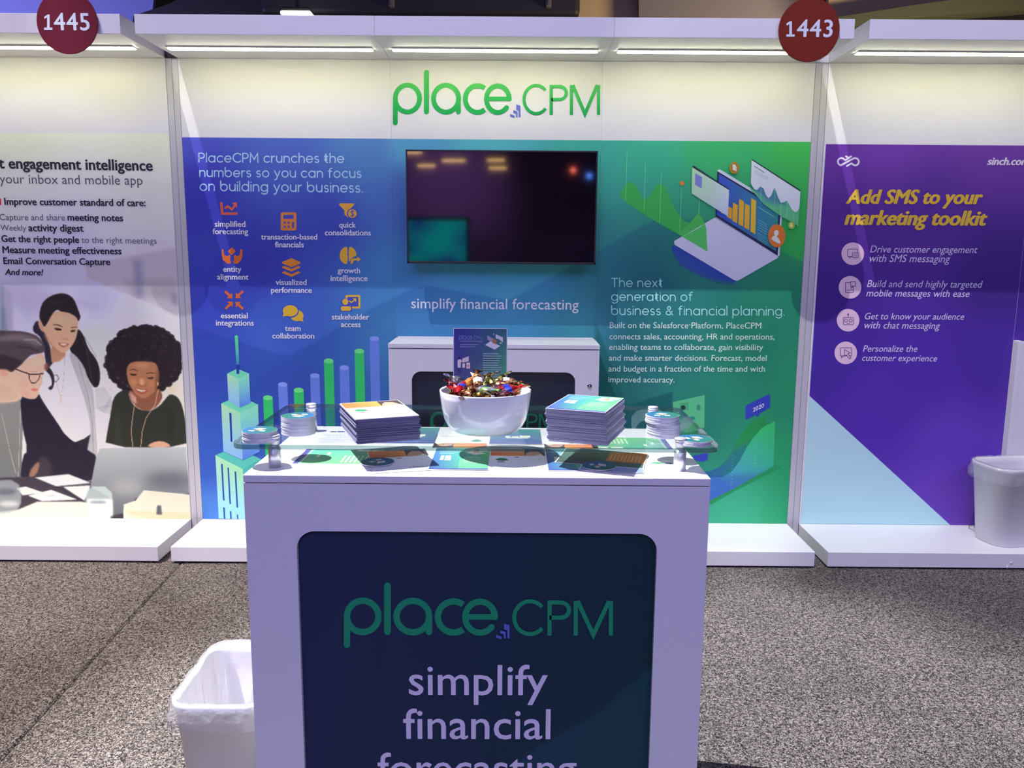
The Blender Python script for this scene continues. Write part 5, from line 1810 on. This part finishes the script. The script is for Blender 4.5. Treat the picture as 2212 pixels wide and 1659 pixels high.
def flyer(label, cx, cy, w, h, ang, kind, z, flip=False):
    t = thing('leaflet', label, 'leaflet', (cx, cy, z), math.radians(ang), 'leaflets laid flat under the clear shelf')
    box('sheet', -w / 2, w / 2, -h / 2, h / 2, 0, .0005, PAPER, t, 0)
    leaflet_print(kind, w, h, t, .0005, flip)
    return t
zz = KZ + .0002
FLY = [('green leaflet with violet edge lying landscape behind the front left stand-off', -.306, -2.201, .205, .14, 0, 'green', 0, False),
       ('white leaflet of grey text lines between the left stand-offs', -.352, -1.997, .135, .195, 0, 'white', 0, True),
       ('pale blue leaflet turned askew at the counter front, left of centre', -.165, -2.235, .14, .20, 14, 'orange', 1, False),
       ('leaflet with white logo blocks at the front edge left of the bowl', -.029, -2.216, .133, .20, 0, 'gradient', 2, False),
       ('orange headed white leaflet at the counter front right below the bowl', .103, -2.216, .131, .20, 0, 'orange', 0, False),
       ('violet and green leaflet at the front, right of the orange headed one', .235, -2.216, .133, .20, 0, 'gradient', 1, False),
       ('dark green and orange leaflet turned askew under the right leaflet stack', .300, -2.205, .20, .14, -14, 'brown', 3, False),
       ('light blue leaflet poking out under the dark green one', .318, -2.255, .14, .14, -10, 'blue', 2, False),
       ('white leaflet with green pictures beside the front right stand-off', .437, -2.205, .11, .125, 0, 'white', 0, False),
       ('green and blue leaflet between the right stand-offs', .385, -2.045, .20, .125, 0, 'green', 0, True),
       ('violet leaflet with white blocks between the left stack and the bowl', -.178, -1.972, .145, .19, 0, 'violet', 0, False),
       ('orange leaflet with a face print under the left side of the bowl', -.04, -2.035, .135, .15, 0, 'orange', 0, True),
       ('violet leaflet with white blocks right behind the bowl', .098, -1.98, .135, .175, 0, 'violet', 1, False),
       ('orange leaflet peeking out from under the right leaflet stack', .235, -2.04, .135, .14, 0, 'orange', 0, True)]
for lb, cx, cy, w, h, an, kd, lv, fp_ in FLY:
    flyer(lb, cx, cy, w, h, an, kd, zz + lv * .0007, fp_)

# stacks of leaflets on the shelf
def leaflet_stack(where, corner_fl, corner_fr, w, h, n, th, kind, top_label, lean, flip, seed, tint):
    rnd = random.Random(seed)
    a_ = Vector(corner_fl)
    b_ = Vector(corner_fr)
    ang = math.atan2(b_.y - a_.y, b_.x - a_.x)
    ex = Vector((math.cos(ang), math.sin(ang)))
    ey = Vector((-ex.y, ex.x))
    c0 = a_ + ex * w / 2 + ey * h / 2
    base = None
    for k in range(n):
        last = k == n - 1
        f = k / (n - 1)
        j = (rnd.uniform(-1, 1) * .0016, rnd.uniform(-1, 1) * .0016)
        g = math.sin(k * 0.55 + seed) * .0018
        c = c0 + ex * (j[0] + lean[0] * f + g) + ey * (j[1] + lean[1] * f)
        an = ang + rnd.uniform(-.010, .010) + math.sin(k * .23 + seed) * .012
        if base is None:
            t = thing('leaflet', 'leaflet inside the %s, below its top sheet' % where, 'leaflet', (c.x, c.y, SZ1 + .0001), an, 'leaflets of the ' + where)
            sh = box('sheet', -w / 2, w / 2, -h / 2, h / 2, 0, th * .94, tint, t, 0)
            base = t
            continue
        if last:
            t = thing('leaflet', top_label, 'leaflet', (c0.x + ex.x * lean[0] + ey.x * lean[1], c0.y + ex.y * lean[0] + ey.y * lean[1], SZ1 + .0001 + k * th), ang, 'leaflets of the ' + where)
            sh2 = box('sheet', -w / 2, w / 2, -h / 2, h / 2, 0, th * .9, PAPER, t, 0)
            leaflet_print(kind, w, h, t, th * .9, flip)
        else:
            r = base.copy()
            COL.objects.link(r)
            r.location = (c.x, c.y, SZ1 + .0001 + k * th)
            r.rotation_euler = (0, 0, an)
            for ch in base.children:
                q = ch.copy()
                COL.objects.link(q)
                q.parent = r
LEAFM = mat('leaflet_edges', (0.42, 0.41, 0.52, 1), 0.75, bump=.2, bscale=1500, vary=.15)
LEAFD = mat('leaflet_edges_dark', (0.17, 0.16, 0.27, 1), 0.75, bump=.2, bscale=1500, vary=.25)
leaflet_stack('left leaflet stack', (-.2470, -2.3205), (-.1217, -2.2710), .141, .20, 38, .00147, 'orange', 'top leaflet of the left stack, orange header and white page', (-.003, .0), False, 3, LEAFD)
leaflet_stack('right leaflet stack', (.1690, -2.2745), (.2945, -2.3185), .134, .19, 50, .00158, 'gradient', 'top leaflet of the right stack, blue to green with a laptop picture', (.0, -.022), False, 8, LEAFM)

# ------------------------------------------------------------------ coasters
INKS[0] = 0.36
CR = .0378
def coaster_print(parent, z, rot):
    D = Decal(lambda x, y: Vector((x, y, z)), (0, 0, 1), step=.00002, base=.00005)
    D.k += 1
    n = 32
    pts = [((CR - .0003) * math.cos(2 * PI * k / n), (CR - .0003) * math.sin(2 * PI * k / n)) for k in range(n)]
    D.grad(pts, lambda x, y: tuple(np.array((28, 122, 104)) * (.5 - x / CR / 2) + np.array((40, 110, 190)) * (.5 + x / CR / 2)))
    s_ = CR
    D.poly([(-.35 * s_, -.30 * s_), (.1 * s_, -.52 * s_), (.45 * s_, -.22 * s_), (.0 * s_, .02 * s_)], (238, 238, 246))
    D.poly([(-.4 * s_, .12 * s_), (-.1 * s_, .05 * s_), (-.05 * s_, .35 * s_), (-.38 * s_, .42 * s_)], (214, 224, 232))
    D.poly([(.2 * s_, .2 * s_), (.55 * s_, .1 * s_), (.58 * s_, .3 * s_), (.25 * s_, .45 * s_)], (232, 236, 244))
    D.poly([(-.1 * s_, .1 * s_), (.2 * s_, -.05 * s_), (.22 * s_, .15 * s_), (-.06 * s_, .3 * s_)], (180, 130, 100))
    o = D.build('print', parent)
    o.rotation_euler = (0, 0, rot)
    return o
COASTM = mat('coaster_board', (0.66, 0.66, 0.70, 1), 0.75, bump=.2, bscale=1200, vary=.08)
CBASE = lathe_mesh('coaster_board', [(0, 0), (CR, 0), (CR, .00138), (0, .00138)], 40, COASTM, False)
def coaster_stack(where, x, y, n, wob, seed, rot, slip=0.0, z0=None):
    rnd = random.Random(seed)
    z0 = SZ1 + .0001 if z0 is None else z0
    for k in range(n):
        sx = x + rnd.uniform(-1, 1) * wob + (slip if k > n * .62 else 0)
        sy = y + rnd.uniform(-1, 1) * wob
        last = k == n - 1
        lab = ('top coaster of the %s, printed green and blue' % where) if last else ('white round coaster inside the %s' % where)
        t = thing('coaster', lab, 'coaster', (sx, sy, z0 + k * .0015), 0, 'coasters of the ' + where)
        obj('coaster_board', CBASE, t)
        if last:
            coaster_print(t, .00138, rot)
coaster_stack('low stack at the front left shelf corner', -.4695, -2.2885, 16, .0006, 1, PI, 0)
coaster_stack('tall stack by the rear left stand-off', -.4035, -2.2145 + .0, 28, .0006, 2, .2, .0)
coaster_stack('tall stack at the rear right shelf side', .4375, -2.2085, 33, .0012, 4, PI, -.003)
coaster_stack('low stack by the front right stand-off', .4910, -2.2880, 8, .001, 6, 2.4, .004)
for lb, x, y, rot in (('single blue coaster lying on a leaflet under the left of the shelf', -.2145, -2.2635, 1.0), ('single dark green coaster lying under the right of the shelf', .2835, -2.283, 2.0)):
    t = thing('coaster', lb, 'coaster', (x, y, zz + .0034), 0)
    obj('coaster_board', CBASE, t)
    coaster_print(t, .00138, rot)

# ------------------------------------------------------------------ bowl, leaflet standing in it, sweets
BX, BY, BR, BH = .0255, -2.165, .1075, .0975
CER = mat('white_ceramic', (0.82, 0.81, 0.83, 1), 0.12, spec=.6, coat=.4)
prof = [(0, .001), (.060, .001), (.070, .0002), (.078, .003), (.088, .012), (.097, .030), (.1025, .055), (.1055, .080), (.1075, .0955), (.1068, .0975), (.1045, .0972), (.1015, .080), (.0985, .056), (.092, .034), (.080, .018), (.06, .010), (0, .008)]
o = obj('bowl', lathe_mesh('bowl', prof, 96, CER), None, (BX, BY, SZ1))
tag(o, 'white ceramic bowl full of wrapped sweets on the clear shelf', 'bowl')

INKS[0] = 0.85
SX0, SY0 = on_y(979, 708.5, -2.092), on_y(1096, 708.5, -2.092)
t = thing('leaflet', 'blue to green leaflet standing upright in the back of the sweets bowl', 'leaflet', ((SX0.x + SY0.x) / 2, -2.1005, SX0.z - .150))
w, h = (SY0.x - SX0.x), .150
t.rotation_euler = (math.radians(-3.4), 0, 0)
box('sheet', -w / 2, w / 2, 0, .0008, 0, h, PAPER, t, 0)
HS = .195
D = Decal(lambda x, y: Vector(((x - .5) * w, 0, h - y * HS)), NW, step=.00004, base=.0001)
D.poly([(.012, .008), (.988, .008), (.988, .765), (.012, .765)], [(52, 44, 140), (52, 98, 112), (92, 170, 132), (76, 78, 140)])
logo(D, lambda x, y: (.10 + (x - 125) / 1985 * .44, .105 + (y - 300) / 1985 * .44 / 1.42), wall=(104, 112, 176))
def R2(x0, x1, y0, y1, c): D.poly([(x0, y0), (x1, y0), (x1, y1), (x0, y1)], c)
for q, (a_, b_) in enumerate(((.13, .45), (.12, .40))):
    R2(a_, b_, .198 + q * .026, .207 + q * .026, (126, 130, 190))
D.poly([(.59, .205), (.69, .158), (.87, .215), (.77, .262)], (206, 196, 224))
D.poly([(.63, .085), (.73, .125), (.73, .175), (.63, .14)], (150, 140, 180))
D.poly([(.73, .12), (.80, .145), (.80, .20), (.73, .18)], (170, 110, 76))
D.poly([(.78, .07), (.92, .11), (.92, .175), (.88, .15), (.84, .13), (.79, .125)], (200, 196, 222))
D.disc(.75, .07, .01, .008, (220, 220, 236))
D.poly([(.86, .19), (.88, .165), (.90, .19)], (236, 236, 244))
for q in range(12):
    R2(.55, (.84, .90, .88, .87, .84)[q % 5], .308 + q * .0285, .318 + q * .0285, (150, 176, 186))
D.poly([(.17, .375), (.29, .345), (.29, .41), (.17, .425)], (222, 206, 224))
R2(.17, .22, .435, .49, (214, 200, 222))
R2(.245, .315, .425, .50, (222, 206, 224))
D.disc(.28, .465, .018, .014, (206, 130, 120))
D.poly([(.08, .40), (.11, .385), (.14, .385), (.17, .41), (.145, .42), (.14, .49), (.085, .49)], (214, 200, 220))
D.disc(.115, .37, .02, .014, (40, 34, 84))
R2(.09, .105, .49, .56, (60, 50, 110))
R2(.125, .14, .49, .56, (60, 50, 110))
D.build('print', t)
ms = [text('t', "simplify financial forecasting", Vector(((.13 - .5) * w, 0, h - .168 * HS)), Vector(((.54 - .5) * w, 0, h - .168 * HS)), WP, (150, 152, 206), lift=.0018, bold=.01)]
join_meshes('lettering', ms).parent = t

FOIL = {}
def foil(name, c, metal=.75, rough=.24, c2=None):
    m_ = mat('foil_' + name, c + (1,), rough, metal=metal, bump=.6, bscale=160)
    if c2:
        nt = m_.node_tree
        b_ = nt.nodes['Principled BSDF']
        tc_ = nt.nodes.new('ShaderNodeTexCoord')
        wv = nt.nodes.new('ShaderNodeTexWave')
        wv.inputs['Scale'].default_value = 16
        wv.inputs['Distortion'].default_value = 6
        wv.inputs['Detail'].default_value = 1
        rp = nt.nodes.new('ShaderNodeValToRGB')
        rp.color_ramp.interpolation = 'CONSTANT'
        rp.color_ramp.elements[0].color = c + (1,)
        rp.color_ramp.elements[1].position = .62
        rp.color_ramp.elements[1].color = c2 + (1,)
        nt.links.new(tc_.outputs['Object'], wv.inputs['Vector'])
        nt.links.new(wv.outputs['Fac'], rp.inputs[0])
        nt.links.new(rp.outputs[0], b_.inputs['Base Color'])
    FOIL[name] = m_
foil('brown', (.09, .025, .012), c2=(.45, .22, .08))
foil('gold', (.42, .33, .10), .9, .18, c2=(.10, .09, .03))
foil('red', (.60, .015, .02), .45, .25, c2=(.32, .01, .015))
foil('maroon', (.15, .012, .025), c2=(.28, .12, .16))
foil('silver', (.40, .40, .46), .9, .25, c2=(.08, .08, .14))
foil('orange', (.70, .26, .04), .4, .3, c2=(.40, .16, .05))
foil('green', (.20, .48, .09), .5, .25, c2=(.30, .32, .30))
BLUEF = mat('foil_blue_band', (.03, .05, .42, 1), .25, metal=.3, bump=.3, bscale=100)
PALEF = mat('foil_white_band', (.72, .68, .74, 1), .3, metal=.1, bump=.3, bscale=100)

def sweet_mesh(kind, seed):
    rnd = random.Random(seed)
    bm = bmesh.new()
    # body: crumpled pillow / barrel along X
    L_, Rr = .0165, .0088 if kind != 'gold' else .0080
    seg, rows = 10, 7
    rings = []
    for i in range(rows):
        u_ = -1 + 2 * i / (rows - 1)
        r = Rr * (1 - .55 * abs(u_) ** 3.5)
        ring = []
        for k in range(seg):
            a_ = 2 * PI * k / seg
            q = r * (1 + rnd.uniform(-.10, .10))
            ring.append(bm.verts.new((u_ * L_, q * math.cos(a_) * 1.12, q * math.sin(a_) * .85)))
        rings.append(ring)
    # twisted ends: neck then fan
    for s_, R0 in ((-1, rings[0]), (1, rings[-1])):
        prev = R0
        for st, (dx, rr_) in enumerate(((.0035, .0026), (.0065, .0040), (.0125, .0085))):
            ring = []
            for k in range(seg):
                a_ = 2 * PI * k / seg + s_ * .5 * (st + 1)
                q = rr_ * (1 + (rnd.uniform(-.5, .5) if st else 0))
                fl_ = .32 if st == 2 else .7
                ring.append(bm.verts.new((s_ * (L_ + dx + rnd.uniform(-.001, .001) * st * 1.4), q * math.cos(a_), q * math.sin(a_) * fl_)))
            for k in range(seg):
                bm.faces.new((prev[k], prev[(k + 1) % seg], ring[(k + 1) % seg], ring[k]))
            prev = ring
    for r0, r1 in zip(rings[:-1], rings[1:]):
        for k in range(seg):
            bm.faces.new((r0[k], r0[(k + 1) % seg], r1[(k + 1) % seg], r1[k]))
    bm.faces.ensure_lookup_table()
    for f in bm.faces:
        cx_ = f.calc_center_median().x
        if kind == 'red' and abs(cx_) < .004:
            f.material_index = 1
        if kind in ('maroon', 'silver') and .003 < cx_ < .007:
            f.material_index = 1
        if kind == 'brown' and abs(cx_) < .003 and seed == 3:
            f.material_index = 1
    mats_ = [FOIL[kind], BLUEF if kind == 'red' else PALEF]
    me = mesh_from_bm(bm, 'wrapper', mats_)
    return me

names = {'brown': 'brown foil', 'gold': 'gold foil', 'red': 'red foil with a blue band', 'maroon': 'maroon foil', 'silver': 'silver foil', 'orange': 'orange foil', 'green': 'green foil'}
SM = {k: [sweet_mesh(k, i + 1) for i in range(3)] for k in names}
# hand placed visible sweets: kind, px, py, yaw, roll/pitch, depth offset y from bowl centre, where
VIS = [('red', 996, 834, 78, 12, -.045, 'leaning at the left of the bowl'), ('maroon', 973, 836, 130, 25, -.03, 'at the far left rim'), ('red', 972, 848, -28, -18, -.070, 'at the left front rim'),
       ('brown', 1013, 846, 55, 12, -.078, 'left of the front middle'), ('gold', 1042, 852, 3, 4, -.094, 'lying along the front rim'), ('green', 1051, 841, -20, 5, -.062, 'just behind the front gold one'),
       ('maroon', 1083, 848, -12, 2, -.082, 'right of the front middle'), ('red', 1110, 843, 22, 15, -.062, 'at the right front'), ('brown', 1033, 821, 95, 35, -.020, 'standing up in the middle'),
       ('gold', 1052, 822, 70, 25, -.010, 'on top of the middle'), ('silver', 1044, 838, 15, 8, -.048, 'in the middle of the heap'), ('gold', 1066, 827, 120, 30, -.016, 'right of the top'),
       ('brown', 1085, 828, 2, 8, -.020, 'across the right top'), ('red', 1092, 836, 12, 4, -.040, 'under the right top brown one'), ('brown', 1094, 820, -5, -4, .010, 'at the right back'),
       ('orange', 1010, 825, 60, 20, -.005, 'left of the top'), ('silver', 990, 819, 150, 18, .015, 'at the left back'), ('orange', 1020, 824, 80, 25, .012, 'poking up left of the leaflet'),
       ('brown', 1003, 843, 70, 5, -.050, 'between the left red ones'), ('gold', 1110, 828, -10, 0, -.005, 'at the right rim'), ('brown', 1060, 848, 40, 4, -.065, 'beside the green one'),
       ('maroon', 1070, 838, 90, 8, -.045, 'in the heap right of the middle'), ('orange', 1125, 840, 60, 10, -.03, 'at the far right rim'), ('silver', 1048, 812, 30, 15, .020, 'crowning the heap'),
       ('gold', 1078, 818, 45, 25, .012, 'beside the crown of the heap'), ('brown', 1024, 838, 20, 5, -.04, 'left of the middle'),
       ('gold', 964, 843, 110, 5, -.015, 'lying along the left rim'), ('brown', 1132, 846, 80, 5, -.02, 'lying along the right rim'), ('brown', 985, 852, -35, 3, -.072, 'lying along the left front rim')]
for i, (kd, px, py, yaw, tilt, dy, wh) in enumerate(VIS):
    c = on_y(px, py, BY + dy)
    # keep inside the rim
    v = Vector((c.x - BX, dy))
    if v.length > .073:
        v = v.normalized() * .073
    o = tag(obj('wrapped_sweet', SM[kd][i % 3], None, (BX + v.x, BY + v.y, c.z - .003)), 'sweet in %s %s' % (names[kd], wh), 'sweet', 'wrapped sweets heaped in the bowl')
    o.rotation_euler = (math.radians(random.uniform(-25, 25)), math.radians(-tilt), math.radians(yaw))
    o.scale = (1.32, 1.14, 1.14)
# the hidden layers that carry the heap
kk = list(names)
for lvl, (rr, zc, n) in enumerate(((.052, .042, 11), (.064, .058, 13), (.028, .058, 5), (.067, .071, 13), (.040, .074, 7))):
    for q in range(n):
        a_ = 2 * PI * (q + .5 * lvl) / n
        kd = kk[(q * 3 + lvl) % 7]
        o = tag(obj('wrapped_sweet', SM[kd][q % 3], None, (BX + rr * math.cos(a_), BY + rr * math.sin(a_), SZ1 + zc)), 'sweet in %s deep inside the bowl heap' % names[kd], 'sweet', 'wrapped sweets heaped in the bowl')
        o.rotation_euler = (random.uniform(0, 6), random.uniform(-.3, .3), a_ + random.uniform(.8, 2.2))

# ------------------------------------------------------------------ waste bins with liners
PLA = mat('white_bin_plastic', (0.78, 0.765, 0.79, 1), 0.42, bump=.05, bscale=300)
def bin_(label, cx, cy, z, rz, w, d, h, seed, rcorner=.05, skirt=.055):
    rnd = random.Random(seed)
    t = thing('waste_bin', label, 'bin', (cx, cy, z), rz)
    n = 10
    def ring(s_, zz_, r, off=0.0):
        return [(x, y, zz_) for x, y in rrect(-w / 2 * s_ - off, w / 2 * s_ + off, -d / 2 * s_ - off, d / 2 * s_ + off, r + off, n)]
    def skin(rings, closed_ends=(True, False)):
        bm = bmesh.new()
        V = [[bm.verts.new(p) for p in R_] for R_ in rings]
        m_ = len(V[0])
        for a_, b_ in zip(V[:-1], V[1:]):
            for k in range(m_):
                bm.faces.new((a_[k], a_[(k + 1) % m_], b_[(k + 1) % m_], b_[k]))
        if closed_ends[0]:
            bm.faces.new(V[0])
        if closed_ends[1]:
            bm.faces.new(V[-1])
        return bm
    rings = [ring(.80, 0.0, rcorner * .9, -.003), ring(.80, .004, rcorner * .9), ring(.985, h - .02, rcorner), ring(.985, h - .02, rcorner, .005), ring(.985, h - .002, rcorner, .007), ring(.985, h, rcorner, .005), ring(.985, h, rcorner, -.001), ring(.97, h - .03, rcorner, -.002), ring(.795, .008, rcorner * .88, -.003)]
    obj('bin_body', mesh_from_bm(skin(rings, (True, True)), 'bin_body', PLA, True), t)
    # liner draped over the rim and down the inside
    def wob(R_, amp, f):
        out = []
        m_ = len(R_)
        for k, (x, y, z_) in enumerate(R_):
            g = amp * (math.sin(k * f + seed) * .6 + rnd.uniform(-.6, .6))
            L_ = math.hypot(x, y)
            out.append((x * (1 + g / L_), y * (1 + g / L_), z_ + g * .5))
        return out
    def sub(R_, q=4):
        out = []
        m_ = len(R_)
        for k in range(m_):
            a_, b_ = R_[k], R_[(k + 1) % m_]
            L_ = math.dist(a_, b_)
            c_ = max(1, int(L_ / .012))
            for i in range(c_):
                f_ = i / c_
                out.append(tuple(a_[j] * (1 - f_) + b_[j] * f_ for j in range(3)))
        return out
    base = [len(sub(ring(.985, h, rcorner, .009)))]
    ref = ring(.985, 0, rcorner, .009)
    def ringN(s_, zz_, off):
        R_ = ring(s_, zz_, rcorner, off)
        out = []
        m_ = len(ref)
        for k in range(m_):
            a_, b_ = ref[k], ref[(k + 1) % m_]
            c_ = max(1, int(math.dist(a_, b_) / .012))
            A_, B_ = R_[k], R_[(k + 1) % m_]
            for i in range(c_):
                f_ = i / c_
                out.append(tuple(A_[j] * (1 - f_) + B_[j] * f_ for j in range(3)))
        return out
    LR = [wob(ringN(.985, h - skirt - .006, .016), .007, 1.7), wob(ringN(.985, h - skirt, .020), .006, .9), wob(ringN(.985, h - skirt * .6, .019), .005, 1.3), wob(ringN(.985, h - .018, .013), .003, 1.1),
          wob(ringN(.985, h + .004, .009), .002, .8), wob(ringN(.985, h + .007, .002), .003, 1.3), wob(ringN(.975, h - .006, -.005), .003, .7), wob(ringN(.95, h * .7, -.010), .006, 1.9), wob(ringN(.88, h * .35, -.012), .006, .6), wob(ringN(.78, .02, -.014), .005, 1.1)]
    obj('liner', mesh_from_bm(skin(LR, (False, True)), 'liner', LINER, True), t)
    return t
bin_('white waste bin with clear liner on the carpet left of the counter', -.632, -2.045, 0, 0, .235, .335, .35, 2)
bin_('white waste bin with clear liner on the right booth plinth', 2.515, -.217, HB + .0006, math.radians(9), .36, .25, .385, 5, .075, .07)
